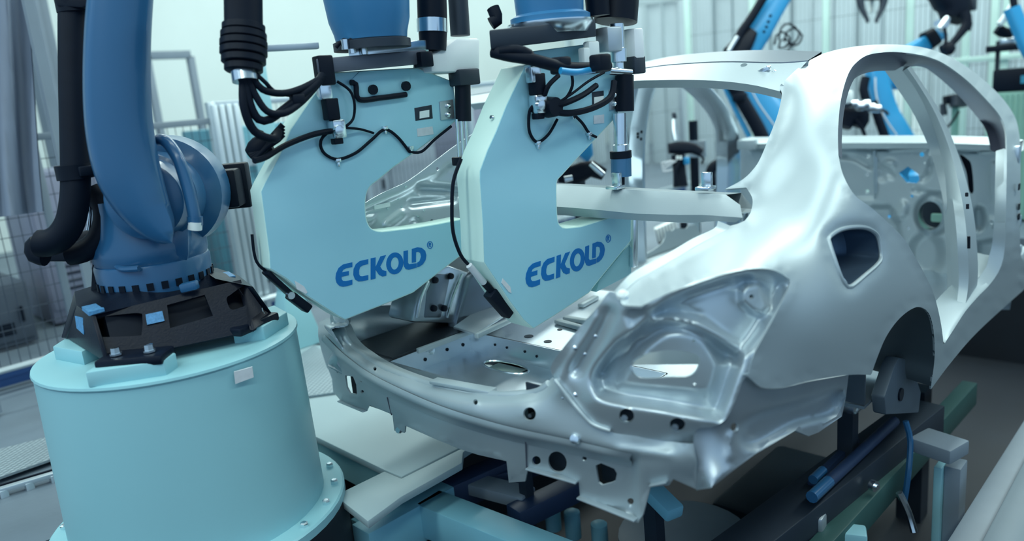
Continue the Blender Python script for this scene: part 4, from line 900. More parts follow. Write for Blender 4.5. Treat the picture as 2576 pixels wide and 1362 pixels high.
# lower arm, rising out of the picture
pn = np.array([CAM[0]-A0[0], CAM[1]-A0[1], 0]); pn /= np.linalg.norm(pn)
pnr = np.array([-pn[1], pn[0], 0]); apn = pn*math.cos(.25)-pnr*math.sin(.25)*-1
def apt(x, y, off=0): return P(x, y, 'p', (A0+pn*.05+pn*off, pn))
armL = S([(232,-120),(216,0),(208,120),(207,240),(214,340),(232,430),(258,490),(300,548),(352,592),(400,614),(432,606)], 16)
armR = S([(395,-120),(386,0),(380,120),(381,240),(388,330),(404,420),(424,500),(440,560),(432,606)], 16)
a_f = [apt(p[0], p[1], .05) for p in armL]; c_f = [apt(p[0], p[1], .05) for p in armR]
n_ = 40; a_f, c_f = resample(a_f, n_), resample(c_f, n_)
rows = []
for t, o_ in ((0,-.13),(0,-.02),(.06,.035),(.16,.05),(.5,.055),(.88,.045),(1.0,.0),(1.0,-.13)):
    rows.append([a*(1-t)+c*t+pn*o_ for a, c in zip(a_f, c_f)])
MB().loft(rows, True, n_).build('lower_arm', ROBBLUE, rob, sharp=60)
rib = [a*.75+c*.25+pn*.055 for a, c in zip(a_f, c_f)]
# black hose package beside the arm
hp = empty('hose_package', P(180, 640, 'd', 2.5), 'thick black hose package running down beside the dark blue robot arm', 'hose package')
def hose(name, px, d, r, parent, material=RUBBER, n=14, ribs=0):
    pts = S([P(q[0], q[1], 'd', q[2] if len(q) > 2 else d) for q in px], .015)
    o = MB().tube(pts, r, n).build(name, material, parent)
    return o
hose('hose', [(185,-60),(184,60),(185,200),(188,330),(190,430),(188,500),(176,560),(150,598),(120,612),(98,612)], 2.35, .042, hp)
hose('hose', [(232,480),(262,520),(262,570),(240,612),(205,634),(175,640)], 2.45, .036, hp)
hose('hose', [(98,612),(88,622),(92,640),(115,646)], 2.38, .03, hp)
for y, w_ in ((432, 48), (12, 50)):
    c = P(187, y, 'd', 2.35); MB().tube([c+np.array([0,0,.022]), c+np.array([0,0,-.022])], .052, 16).build('hose_clamp', BLACK, hp)
    MB().box(c+P(40+0,y,'d',2.35)*0+np.array([.03,.03,0]), (.07,.07,.03)).build('clamp_ear', BLACK, hp, bevel=.005)
MB().prism([P(x, y, 'd', 2.50) for x, y in ((66,660),(66,600),(96,590),(150,600),(290,560),(298,600),(262,650),(210,660))], (-.05,.05,0)).build('hose_bracket', BLACK, hp, bevel=.01)
MB().prism([P(x, y, 'd', 2.56) for x, y in ((232,650),(252,648),(256,760),(226,770))], (-.04,.04,0)).build('bracket_post', BLACK, hp, bevel=.004)
MB().prism([P(x, y, 'd', 2.3) for x, y in ((128,-40),(240,-40),(238,8),(205,20),(140,16))], (-.06,.06,0)).build('top_clamp', BLACK, hp, bevel=.008)
hose('thin_cable', [(215,470),(222,500),(226,540),(222,580)], 2.44, .006, hp, STEEL)

# ------------------------------------------------------------------ tool plates and wrists above the two frames
w1_ = empty('robot_wrist', P(930, 110, 'd', 2.45), 'blue robot wrist with silver tool flange above the frame under the white block', 'robot wrist')
c = P(935, 100, 'd', 2.50)
MB().lathe(c, AX, [(0,.115),(.02,.118),(.06,.130),(.16,.14),(.30,.14),(.34,.12)], 36).build('wrist', mat('wrist_blue_paint', (.03,.17,.36), .4, 0, .1), w1_)
MB().lathe(c+np.array([-.14,-.10,.19]), AX, [(0,.05),(.02,.08),(.2,.09)], 24).build('wrist_elbow', ROBBLUE, w1_)
MB().lathe(c, AX, [(-.03,.125),(-.005,.125),(0,.11)], 36).build('flange_ring', DARKST, w1_)
tp1 = MB().prism([K1.pt(x, y, o) for x, y, o in ((800,186,.05),(1075,160,.05),(1075,160,-.16),(800,186,-.16))], (0, 0, .045)).build('tool_plate', mat('plum_grey_plate', (.10,.115,.15), .4, .3, .1), w1_, bevel=.004)
MB().prism([K1.pt(x, y, o) for x, y, o in ((880,156,.04),(1080,134,.04),(1080,134,-.15),(880,156,-.15))], (0, 0, .045)).build('adapter_plate', STEEL, w1_, bevel=.004)
MB().box(K1.pt(815,178,.03), (.05,.05,.09), M_).build('plate_end', BLACK, w1_, bevel=.006)
MB().prism([K1.pt(x, y, .05) for x, y in ((1085,182),(1085,140),(1120,118),(1150,96),(1208,96),(1208,178),(1150,182))], -ND*.12).build('white_block', mat('white_cast_block', (.82,.86,.88), .45, 0, .03), w1_, bevel=.01)
MB().tube([K1.pt(1085,-40,.02), K1.pt(1088,60,.02), K1.pt(1090,128,.02)], [.05,.05,.045], 18).build('drive_cylinder', BLACK, w1_)
MB().tube([K1.pt(1086,48,.02), K1.pt(1087,82,.02)], .052, 18).build('silver_band', STEEL, w1_)
MB().tube([K1.pt(1150,-40,.0), K1.pt(1158,90,.0)], .035, 14).build('spindle_housing', DARKST, w1_)
MB().box(K1.pt(1065,150,.05), (.05,.05,.05), M_).build('sensor', BLACK, w1_, bevel=.005)
MB().bar(K1.pt(665,122,.0), K1.pt(800,115,.0), .02, .02).build('side_arm', DULL, w1_, bevel=.004)
for x, y in ((868,112),(885,122),(922,96),(930,72),(915,125)): MB().lathe(K1.pt(x, y, .05), AX, [(-.015,.012),(.015,.012)], 10).build('fitting', STEEL, w1_)
for x0 in (845,862): hose('thin_cable', [(x0,120),(x0+20,100),(x0+45,110)], 2.4, .006, w1_, RUBBER)

w2_ = empty('robot_wrist', P(1380, 60, 'd', 2.35), 'robot wrist with black tool bar and pale block above the parcel beam frame', 'robot wrist')
bar_t = MB().prism([K2.pt(x, y, o) for x, y, o in ((1235,125,.07),(1500,92,.07),(1500,92,-.12),(1235,125,-.12))], (0, 0, .055)).build('tool_bar', DARKST, w2_, bevel=.005)
MB().lathe(K2.pt(1385,58,-.03), AX, [(-.02,.13),(.02,.13),(.03,.11),(.25,.12)], 32).build('wrist', mat('wrist_blue_paint', (.03,.17,.36), .4, 0, .1), w2_)
MB().lathe(K2.pt(1385,72,-.03), AX, [(-.02,.12),(.01,.14),(.02,.14)], 32).build('flange_ring', STEEL, w2_)
MB().tube([K2.pt(1555,-40,.0), K2.pt(1548,55,.0)], .075, 20).build('drive_cylinder', BLACK, w2_)
MB().tube([K2.pt(1500,-30,.02), K2.pt(1505,40,.02)], .04, 16).build('drive_cylinder', BLACK, w2_)
MB().box(K2.pt(1532,100,.04), (.07,.06,.08), M_).build('grey_block', DULL, w2_, bevel=.006)
MB().box(K2.pt(1590,115,.02), (.05,.07,.11), M_).build('white_block', mat('white_cast_block', (.82,.86,.88), .45, 0, .03), w2_, bevel=.006)
MB().box(K2.pt(1592,165,.02), (.06,.07,.06), M_).build('black_block', DARKST, w2_, bevel=.006)
MB().prism([K2.pt(x, y, .0) for x, y in ((1330,150),(1345,128),(1500,108),(1510,165)) ], -ND*.05).build('clamp_jaw', MINT, w2_, bevel=.004)
MB().box(K2.pt(1488,128,.05), (.05,.03,.06), M_).box(K2.pt(1470,140,.05), (.03,.03,.05), M_).build('sensor_block', WHITE, w2_, bevel=.006)
hose('fat_cable', [(1240,130,2.28),(1280,140,2.26),(1330,148,2.24),(1385,162,2.26),(1420,170,2.3),(1480,172,2.35),(1530,165,2.4)], 2.3, .018, w2_)
hose('fat_cable', [(1260,128,2.26),(1300,125,2.24),(1330,135,2.24),(1345,160,2.26)], 2.3, .014, w2_)
hose('blue_cable', [(1410,178,2.25),(1450,182,2.28),(1495,175,2.32)], 2.3, .010, w2_, SKYBLUE)
for x, y in ((1410,165),(1510,158)): MB().box(P(x, y, 'd', 2.3), (.05,.05,.05), M_).build('cable_clamp', BLACK, w2_, bevel=.008)
hose('thin_cable', [(1240,20,2.4),(1250,50,2.4),(1235,60,2.4)], 2.4, .02, w2_)

# hanging dress pack with cables to the first frame
dp = empty('dress_pack', P(610, 170, 'd', 2.2), 'black ribbed dress pack hanging from above, spreading cables to a frame', 'dress pack')
hose('dress_hose', [(612,-80),(612,0),(613,70)], 2.15, .052, dp, n=20)
for i in range(6): 
    y = 62+i*20; r_ = (.058,.062,.064,.064,.060,.052)[i]; c0, c1_ = P(613, y, 'd', 2.15), P(613, y+19, 'd', 2.15)
    MB().tube([c0, c0*.9+c1_*.1, c0*.15+c1_*.85, c1_], [r_*.92, r_, r_, r_*.92], 24).build('gland_ring', BLACK, dp)
MB().tube([P(614,180,'d',2.15), P(618,205,'d',2.15)], .036, 16).build('gland_nut', STEEL, dp)
hose('cable', [(618,195,2.15),(628,260,2.16),(650,300,2.18),(680,300,2.2),(720,270,2.22),(790,215,2.28),(810,190,2.32)], 2.2, .012, dp)
hose('cable', [(625,195,2.15),(640,235,2.16),(672,280,2.18),(715,285,2.2),(760,255,2.25),(805,205,2.3)], 2.2, .010, dp)
hose('cable', [(632,190,2.15),(660,225,2.17),(710,235,2.2),(760,222,2.25),(806,198,2.3)], 2.2, .010, dp)
hose('cable', [(612,200,2.15),(614,270,2.15),(640,330,2.18),(690,350,2.22),(700,330,2.25)], 2.2, .012, dp)
hose('cable', [(638,180,2.15),(670,210,2.17),(690,230,2.2),(730,240,2.22)], 2.2, .006, dp)
MB().box(P(748,250,'d',2.24), (.04,.03,.03), M_).build('cable_tie', BLACK, dp, bevel=.006)
hc_ = empty('cable_bundle', P(650, 385, 'd', 2.3), 'black cable bundle with round collar bent around the frame edge', 'cable bundle')
MB().lathe(P(640,380,'d',2.3), P(700,340,'d',2.3)-P(640,380,'d',2.3), [(-.02,.018),(.0,.03),(.02,.034),(.05,.030)], 18).build('collar', RUBBER, hc_)
for o_, yy in ((0,0),(6,8),(-3,-8),(4,16)):
    hose('cable', [(632+o_,395+yy*.5),(650,384+yy*.5),(672,362+yy*.5),(700,335+yy),(712,322+yy)], 2.28, .009, hc_)
hose('cable', [(646,362),(652,340),(656,328)], 2.28, .009, hc_)
# ------------------------------------------------------------------ safety fences
def wire_panel(a, b, z0, z1, dv, dh, parent, r=.0022):
    a, b = np.array(a, float), np.array(b, float); L = np.linalg.norm(b-a); m = MB(); n = max(1, int(L/dv))
    for i in range(1, n):
        p = a+(b-a)*i/n; m.tube([p+np.array([0, 0, z0]), p+np.array([0, 0, z1])], r, 4, False)
    k = max(1, int((z1-z0)/dh))
    for j in range(1, k): z = z0+(z1-z0)*j/k; m.tube([a+np.array([0, 0, z]), b+np.array([0, 0, z])], r, 4, False)
    return tag(m.build('wire_mesh', WIRE, parent, sharp=None, fix=False), kind='stuff')
def fence(root, a, b, n, z0, z1, dv, dh, postm=ALU, w=.05, wires=True):
    a, b = np.array(list(a)+[0.0]), np.array(list(b)+[0.0])
    for i in range(n+1):
        p = a+(b-a)*i/n; MB().box(p+np.array([0, 0, (z0+z1)/2]), (w, w, z1-z0)).build('post', postm, root, bevel=.004)
        if i < n:
            q = a+(b-a)*(i+1)/n
            for z in (z0+.03, z1-.02): MB().bar(p+np.array([0, 0, z]), q+np.array([0, 0, z]), w*.7, .04).build('rail', postm, root, bevel=.003)
            if wires: wire_panel(p, q, z0+.05, z1-.04, dv, dh, root)
FA = empty('safety_fence', (-3.3, 1.0, DECKZ), 'low wire mesh safety fence on a blue skirting beyond the robot', 'fence')
fence(FA, (-3.3, -2.2), (-3.3, 1.0), 3, DECKZ+.05, 1.42, .05, .10, GREY, .04)
fence(FA, (-3.3, 1.0), (-3.3, 6.8), 5, DECKZ+.05, 1.52, .04, .35, ALU, .05)
SK = mat('blue_skirting', (.02, .07, .22), .4, 0, .1)
MB().box((-3.3, 2.3, DECKZ+.05), (.03, 9.0, .10)).build('skirting', SK, FA)
MB().tube([(-3.22, -2.2, DECKZ+.11), (-3.22, 6.8, DECKZ+.11)], .018, 8).build('skirting_pipe', ALU, FA)
gp = MB()
for i in range(4): gp.box((-3.28, 1.01+i*.05, .78), (.05, .040, 1.44))
gp.build('grooved_post', ALU, FA, bevel=.004)
FB = empty('tall_fence', (-.2, 7.0, DECKZ), 'tall mesh fence with pale green posts and a cross rail beyond the cowl', 'fence')
PALE = mat('pale_green_profile', (.55, .74, .68), .4, .1, .05)
fence(FB, (-3.3, 7.0), (2.4, 7.0), 7, DECKZ, 2.5, .045, .5, PALE, .06)
for x in (-.36, -.13): MB().box((x, 6.97, 1.27), (.06, .06, 2.45)).build('post', PALE, FB, bevel=.005)
MB().bar((-1.2, 6.96, 1.33), (2.4, 6.96, 1.33), .05, .05).build('rail', PALE, FB, bevel=.004)
# hanging strip curtain behind the cell: single strips
cur = empty('strip_curtain', (-2, 9.5, 0), 'row of grey translucent-looking strips hanging behind the tall fence', 'curtain')
STRIP = mat('grey_strip', (.38, .46, .50), .5, 0, .3, 1.2)
st = MB().box((-6.9, 9.5, 1.3), (.26, .012, 2.5)).build('strip', STRIP, cur, bevel=.003)
for i in range(34):
    c = copy_of(st, cur); c.matrix_parent_inverse = st.matrix_parent_inverse.copy(); c.location = ((i+1)*.30, .04*math.sin(i*1.7), 0); c.rotation_euler = (0, 0, 0)
MB().box((-2, 9.5, 2.62), (11, .08, .10)).build('rail', ALU, cur)
for x in (-7.2, -2, 3.2): MB().box((x, 9.55, 1.33), (.08, .08, 2.6)).build('post', ALU, cur)
cur2 = empty('grey_curtain', P(60, 560, 'd', 3.75)*np.array([1, 1, 0])+np.array([0, 0, DECKZ]), 'large grey hanging welding curtain beside the black hose package', 'curtain')
w_ = []
for j, y in enumerate((-120, 60, 200, 340, 470, 560)):
    w_.append([P(-140+i*13+(j-2)*9, y-(i*1.6), 'd', 3.75+.07*math.sin(i*.9+j*.25)+.02*math.sin(i*2.3)) for i in range(18)])
cv_ = MB().loft(w_+[[p+np.array([-.02, .01, 0]) for p in r] for r in w_[::-1]], True, 60).build('cloth', mat('grey_curtain_cloth', (.16, .20, .27), .6, 0, .15), cur2, sharp=80)
cb = P(55, 572, 'd', 3.75)
for dx in (-.35, .3): 
    q_ = cb+np.array([dx*.5, dx*.7, 0]); MB().box((q_[0]-.05, q_[1], (q_[2]+DECKZ)/2+.9), (.04, .04, q_[2]-DECKZ+1.8)).build('stand_post', GREY, cur2)
# hall column and portal frame against the bright wall
hc2 = P(108, 150, 'd', 6.5); tag(MB().box((hc2[0], hc2[1], 2.5), (.20, .20, 5)).box((hc2[0], hc2[1], 2.5), (.30, .04, 5)).build('hall_column', GREY, None, bevel=.006), 'dark grey steel hall column behind the hanging curtain', 'column')
pf = empty('portal_frame', P(430, 300, 'x', -5.5)*np.array([1, 1, 0]), 'thin grey portal frame standing before the bright wall', 'frame')
a, b, c_, d_ = [P(x, y, 'x', -5.5) for x, y in ((392, 270), (384, 140), (478, 142), (484, 270))]
for p, q in ((a, b), (c_, d_)):
    tp = max(p[2], q[2]); MB().bar((q[0], p[1], 0), (p[0], p[1], tp), .06, .06, (1, 0, 0)).build('upright', GREY, pf, bevel=.004)
MB().bar((-5.5, a[1], b[2]), (-5.5, c_[1], b[2]), .06, .07).build('crossbar', GREY, pf, bevel=.004)
# machines behind the low fence
def cabinet(name, c, size, material, label, cat='cabinet', doors=2, vents=True):
    e = empty(name, (c[0], c[1], c[2]), label, cat)
    x, y, z = c; sx, sy, sz = size
    MB().box((x, y, z+sz/2), size).build('housing', material, e, bevel=.01)
    for i in range(doors):
        yy = y-sy/2+sy*(i+.5)/doors
        d = MB().box((x+sx/2+.006, yy, z+sz*.52), (.014, sy/doors-.03, sz*.86)).build('door', material, e, bevel=.004)
        MB().box((x+sx/2+.02, yy+sy/doors*.36, z+sz*.5), (.02, .02, .10)).build('handle', BLACK, d)
        if vents:
            for k in range(4): MB().box((x+sx/2+.015, yy, z+sz*(.22+.05*k)), (.006, sy/doors*.5, .015)).build('vent', BLACK, d)
    return e
TEALM = mat('teal_machine_paint', (.10, .30, .38), .5, 0, .1); DKM = mat('dark_machine_paint', (.06, .08, .11), .55, .1, .2); PUR = mat('violet_grey_paint', (.20, .22, .30), .5, .1, .2)
cabinet('machine_cabinet', (-4.6, -.55, DECKZ), (.8, 1.0, .42), DKM, 'low dark machine cabinet behind the mesh fence left of the pedestal')
cabinet('machine_cabinet', (-4.9, .6, DECKZ), (.7, .9, 1.1), PUR, 'violet grey machine cabinet behind the fence and dark blue arm')
cabinet('machine_cabinet', (-4.6, 1.9, DECKZ), (.7, .8, 1.28), TEALM, 'teal machine cabinet behind the grooved aluminium fence post', doors=1)
cabinet('machine_cabinet', (-5.0, 3.4, DECKZ), (.7, 1.3, 1.15), GREY, 'grey machine cabinet beyond the fence behind the first riveting frame')
cabinet('machine_cabinet', (-5.2, 5.4, DECKZ), (.8, 1.6, 1.3), PUR, 'wide violet grey cabinet beyond the fence behind the parcel beam frame')
wp = MB().box((-5.6, -.9, .95), (.05, 1.1, .7)).build('notice_panel', WHITE, None, bevel=.005); tag(wp, 'white notice panel with dark bars behind the mesh fence', 'panel')
for z in (.78, .95): MB().box((-5.57, -.95, z), (.01, .7, .06)).build('dark_bar', BLACK, wp)
MB().box((-5.6, -.5, .4), (.06, .06, .75)).build('leg', GREY, wp); MB().box((-5.6, -1.3, .4), (.06, .06, .75)).build('leg', GREY, wp)
MB().bar((-4.15, 1.35, 1.05), (-4.15, 2.5, 1.05), .05, .06).build('shelf_rail', ALU, tag(MB().box((-4.15, 1.9, .55), (.05, .05, 1.0)).build('shelf_post', ALU, None), 'aluminium shelf post beside the teal machine cabinet', 'post'))
# slim mint column behind the first frame
cb = P(748, 868, 'z', DECKZ); mc = empty('mint_column', cb, 'slim mint column with flared foot behind the first riveting frame', 'column')
MB().box((cb[0], cb[1], .9), (.10, .10, 1.7)).build('shaft', MINT, mc, bevel=.006)
MB().hexa([cb+np.array(v) for v in ((-.10,-.13,0),(.10,-.13,0),(.10,.13,0),(-.10,.13,0),(-.05,-.055,.34),(.05,-.055,.34),(.05,.055,.34),(-.05,.055,.34))]).build('foot', MINT, mc, bevel=.006)
MB().box((cb[0]+.056, cb[1]+.0, .55), (.012, .03, .4)).build('cable_duct', GREEN, mc)

# ------------------------------------------------------------------ robots of the next stations
def limb(px, d, w, name, material, parent, depth_=.8, n=14):
    """rounded link: centre line and widths in pixels at distance d"""
    k = d/FPX; pts = S([P(x, y, 'd', d) for x, y in px], .05); m = len(pts)
    ws = np.interp(np.linspace(0, 1, m), np.linspace(0, 1, len(w)), w); vs = []; fs = []
    for i, p in enumerate(pts):
        t = pts[min(i+1, m-1)]-pts[max(i-1, 0)]; t /= np.linalg.norm(t); u = np.cross(t, fw); u /= np.linalg.norm(u); v = np.cross(u, t)
        for j in range(n):
            a = 2*math.pi*j/n; ca, sa = math.cos(a), math.sin(a); e = .55
            vs.append(p+u*math.copysign(abs(ca)**e, ca)*ws[i]*k/2+v*math.copysign(abs(sa)**e, sa)*ws[i]*k/2*depth_)
    for i in range(m-1):
        for j in range(n): a, b = i*n+j, i*n+(j+1) % n; fs.append((a, b, b+n, a+n))
    fs += [tuple(range(n)), tuple((m-1)*n+j for j in range(n))]
    return MB().add(vs, fs).build(name, material, parent)
def pipe(px, d, rpx, name, parent, material=RUBBER, n=10): return MB().tube(S([P(x, y, 'd', d) for x, y in px], .05), rpx*d/FPX, n).build(name, material, parent)
def stand(root, px, d, r=.22):
    p = P(px[0], px[1], 'd', d); MB().lathe((p[0], p[1], DECKZ), (0, 0, 1), [(0, r*1.3), (.04, r*1.3), (.04, r), (max(.1, p[2]-DECKZ-.05), r*.85), (max(.12, p[2]-DECKZ), r*.5)], 24).build('robot_base', SKYBLUE, root)
RA = empty('station_robot', P(1985, 420, 'd', 6.2)*np.array([1, 1, 0])+np.array([0, 0, DECKZ]), 'bright blue robot rising above the rear of the roof, cable loops on its arm', 'robot', 'station robots')
stand(RA, (1985, 430), 6.2)
limb([(1990,430),(1950,330),(1905,255),(1870,205),(1850,150)], 6.2, [105,100,88,78,70], 'lower_arm', SKYBLUE, RA)
limb([(1868,150),(1890,105),(1930,40),(1985,-45)], 6.1, [62,70,60,52], 'upper_arm', SKYBLUE, RA)
limb([(1935,200),(1945,260),(1960,340)], 6.4, [60,56,60], 'balancer', SKYBLUE, RA)
limb([(1815,200),(1845,265),(1885,345)], 6.0, [12,12,12], 'link_bar', SKYBLUE, RA)
pipe([(1840,205),(1868,255),(1900,310),(1920,350)], 5.95, 17, 'hose', RA)
pipe([(1842,130),(1862,85),(1890,45),(1935,-30)], 5.95, 11, 'hose', RA)
limb([(1845,140),(1868,110),(1892,78)], 6.0, [60,52,30], 'motor', BLACK, RA)
limb([(1832,130),(1855,92)], 5.9, [10,10], 'bright_link', STEEL, RA)
MB().box(P(1862,245,'d',5.93), (.09,.09,.06)).build('hose_clamp', BLACK, RA, bevel=.01)
for (cx, cy, r_) in ((1985,85,26),(1996,92,22),(1975,112,16),(1968,100,20)):
    pipe([(cx-r_,cy+r_*.6),(cx-r_*.8,cy-r_*.5),(cx,cy-r_),(cx+r_,cy-r_*.1),(cx+r_*.5,cy+r_*.9),(cx-r_*.3,cy+r_*1.1)], 6.05, 2.5, 'cable_loop', RA)
pipe([(1880,205),(1908,260),(1950,320),(1960,345)], 6.03, 2, 'cable', RA, LABEL)
LET3 = [(1938,40),(1933,55),(1928,68),(1922,80)]
for x, y in LET3: MB().lathe(P(x, y, 'd', 5.95), CAM-P(x, y, 'd', 5.95), [(0,.012),(.004,.012)], 8).build('dark_mark', BLACK, RA)
RB = empty('station_robot', P(2275, 400, 'd', 6.6)*np.array([1, 1, 0])+np.array([0, 0, DECKZ]), 'bright blue robot seen through the rear door opening, silver weld gun on it', 'robot', 'station robots')
stand(RB, (2290, 420), 6.6)
limb([(2285,420),(2250,330),(2225,265),(2205,190),(2200,150)], 6.6, [90,72,52,48,48], 'lower_arm', SKYBLUE, RB)
limb([(2200,190),(2235,200),(2262,205)], 6.7, [60,50,40], 'elbow', SKYBLUE, RB)
limb([(2210,180),(2270,145),(2330,110),(2372,80)], 6.7, [50,48,42,30], 'upper_arm', SKYBLUE, RB)
limb([(2330,105),(2352,92)], 6.68, [50,46], 'wrist_boot', BLACK, RB)
pipe([(2178,195),(2172,225),(2180,255)], 6.4, 11, 'hose', RB)
pipe([(2195,255),(2210,300),(2228,350)], 6.4, 11, 'hose', RB)
g = empty('weld_gun_group', P(2160, 262, 'd', 6.2)); g.parent = RB; g.matrix_parent_inverse = Matrix.Translation(-RB.location)
for (x, y, r_) in ((2148,262,10),(2162,268,12),(2176,264,13),(2190,272,12),(2205,274,10)): MB().lathe(P(x-8,y,'d',6.15), P(x+8,y,'d',6.15)-P(x-8,y,'d',6.15), [(0,r_*.0028),(.02,r_*.0032),(.05,r_*.0032)], 14).build('gun_cylinder', STEEL, g)
MB().box(P(2128,245,'d',6.15), (.09,.09,.10)).build('gun_head', WHITE, g, bevel=.015)
MB().box(P(2125,260,'d',6.18), (.10,.10,.06)).build('gun_body', DARKST, g, bevel=.01)
limb([(2120,320),(2135,285),(2165,290),(2160,320)], 6.3, [40,50,46,30], 'gun_block', BLACK, g)
pipe([(2150,300),(2170,325),(2178,352)], 6.25, 5, 'gun_cable', g); pipe([(2218,276),(2230,282),(2234,290)], 6.2, 4, 'gun_tip', g, DARKST)
pipe([(2202,195),(2204,240),(2222,290),(2256,340)], 6.42, 2, 'cable', RB, LABEL)
gr = empty('gripper_head', P(2420, 20, 'd', 6.4), 'black gripper head with cables at the end of the blue upper arm', 'gripper')
limb([(2375,-40),(2400,20),(2395,50)], 6.4, [90,80,55], 'gripper_body', BLACK, gr)
limb([(2425,30),(2432,60),(2410,92),(2385,120)], 6.3, [26,22,18,14], 'gripper_arm', BLACK, gr)
limb([(2366,75),(2376,60),(2384,45)], 6.35, [20,22,18], 'gripper_link', STEEL, gr)
limb([(2372,128),(2385,122),(2395,115)], 6.3, [30,36,24], 'gripper_pad', BLACK, gr)
pipe([(2376,70),(2380,100),(2374,122)], 6.25, 4, 'cable', gr); pipe([(2430,45),(2440,62),(2436,76)], 6.3, 6, 'cable', gr)
MB().box(P(2440,12,'d',6.4), (.09,.09,.10)).build('valve_box', DARKST, gr, bevel=.01)
for x, y in ((2352,60),(2360,55)): MB().lathe(P(x,y,'d',6.3), (0,0,1), [(-.02,.014),(.02,.014)], 10).build('fitting', STEEL, gr)
RD_ = empty('station_robot', P(2800, 250, 'd', 5.6)*np.array([1, 1, 0])+np.array([0, 0, DECKZ]), 'blue robot arm with white and black link beside the green cabinet', 'robot', 'station robots')
limb([(2545,20),(2565,70),(2600,140),(2700,220),(2790,280)], 5.8, [36,34,40,50,60], 'arm', SKYBLUE, RD_); stand(RD_, (2800, 300), 5.6)
limb([(2514,62),(2530,40),(2546,14)], 5.9, [14,14,14], 'white_link', WHITE, RD_); limb([(2508,72),(2520,80),(2545,86)], 5.95, [24,26,18], 'black_clamp', BLACK, RD_)
limb([(2548,-10),(2554,30),(2572,90)], 5.85, [16,14,16], 'hose', RUBBER, RD_)
gp2 = empty('hanging_gripper', P(2190, 0, 'd', 7.4), 'dark two-finger gripper hanging from above between the fence panels', 'gripper')
for (x0, x1) in ((2165,2182),(2222,2205)): limb([(x0,-40),(x0,10),(x1,50),(x1,57)], 7.4, [26,22,12,8], 'finger', DARKST, gp2)
limb([(2150,-30),(2195,-20),(2235,-30)], 7.4, [40,40,40], 'gripper_beam', DARKST, gp2); limb([(2192,-10),(2192,30)], 7.5, [14,10], 'pin', WHITE, gp2)
# measuring post with devices seen through the rear window
mp = empty('tool_post', P(1742, 470, 'd', 5.6)*np.array([1, 1, 0])+np.array([0, 0, DECKZ]), 'black post carrying a clamp unit beyond the far front door opening', 'tool post')
q_ = P(1743, 304, 'd', 5.6); MB().box((q_[0], q_[1], (q_[2]+DECKZ)/2), (.045, .045, q_[2]-DECKZ)).build('post', BLACK, mp)
limb([(1682,374),(1715,372),(1745,374),(1765,385)], 5.5, [26,34,30,20], 'clamp_body', BLACK, mp); MB().box(P(1755,375,'d',5.6), (.13,.02,.12)).build('back_plate', DULL, mp)
limb([(1695,300),(1697,330),(1702,352)], 5.5, [10,14,18], 'pin_unit', STEEL, mp); limb([(1692,292),(1700,290)], 5.5, [16,16], 'pin_cap', DARKST, mp)
limb([(1705,390),(1708,420),(1712,470)], 5.45, [34,30,36], 'cable_knot', BLACK, mp); MB().box(P(1727,405,'d',5.4), (.035,.035,.05)).build('blue_switch', SKYBLUE, mp, bevel=.006)
for o_ in range(3): pipe([(1690+o_*6,405),(1664+o_*5,410+o_*6),(1668+o_*4,432),(1692,428)], 5.4, 2, 'cable', mp, LABEL)
pipe([(1715,400),(1700,430),(1705,470)], 5.4, 5, 'cable', mp); pipe([(1760,388),(1770,400),(1766,412)], 5.4, 3, 'cable', mp)
for x, y in ((1704,397),(1712,397)): MB().box(P(x,y,'d',5.38), (.014,.014,.025)).build('terminal', WHITE, mp)
hr = empty('hose_reel', P(1805, 440, 'd', 5.7)*np.array([1,1,0])+np.array([0,0,DECKZ]), 'black hose reel beside the far front pillar of the car', 'hose reel')
MB().tube([P(1808+22*math.cos(a), 440+28*math.sin(a), 'd', 5.7) for a in np.linspace(0, 2*math.pi, 24)], .035, 10).build('coil', RUBBER, hr)
q_ = P(1806, 425, 'd', 5.75); MB().box((q_[0], q_[1], (q_[2]+DECKZ)/2), (.05, .05, q_[2]-DECKZ)).build('stand', GREY, hr); MB().box(P(1818,413,'d',5.7), (.05,.05,.05)).build('blue_cap', SKYBLUE, hr, bevel=.008)
# clamp tool and gearbox behind the parcel beam
ct = empty('clamp_tool', P(1470, 430, 'd', 4.2), 'black and blue clamp tool between parcel beam and riveting frame', 'clamp tool')
limb([(1405,440),(1440,440),(1490,425),(1520,440)], 4.2, [40,46,50,30], 'tool_body', BLACK, ct); limb([(1465,400),(1478,385),(1480,360)], 4.25, [34,30,20], 'blue_motor', SKYBLUE, ct)
limb([(1485,412),(1500,425),(1518,440)], 4.1, [14,16,14], 'rod', STEEL, ct); limb([(1420,452),(1440,448)], 4.1, [16,14], 'fitting', STEEL, ct)
q_ = P(1455, 440, 'd', 4.25); MB().box((q_[0], q_[1], (q_[2]+DECKZ)/2), (.05,.05,q_[2]-DECKZ)).build('stand', DARKST, ct)
rbx = empty('ribbed_terminal_box', P(1680, 600, 'd', 5.3), 'white ribbed terminal box on a grey bracket seen under the parcel beam', 'terminal box')
MB().prism([P(x,y,'d',5.3) for x,y in ((1648,578),(1700,554),(1706,590),(1655,612))], (-.05,.06,0)).build('box', WHITE, rbx, bevel=.004)
for i in range(7): MB().tube([P(1650+i*7.6,578-i*3.4,'d',5.27), P(1656+i*7.6,610-i*3.4,'d',5.27)], .004, 6).build('rib', GREY, rbx)
MB().prism([P(x,y,'d',5.32) for x,y in ((1655,612),(1706,592),(1704,622),(1675,632))], (-.05,.06,0)).build('bracket', DARKST, rbx, bevel=.004)
MB().bar(P(1720,560,'d',5.4), P(1722,640,'d',5.4), .05, .03, (1,0,0)).build('upright', BLACK, rbx); MB().bar(P(1748,545,'d',5.5), P(1750,640,'d',5.5), .08, .03, (1,0,0)).build('upright', ALU, rbx)
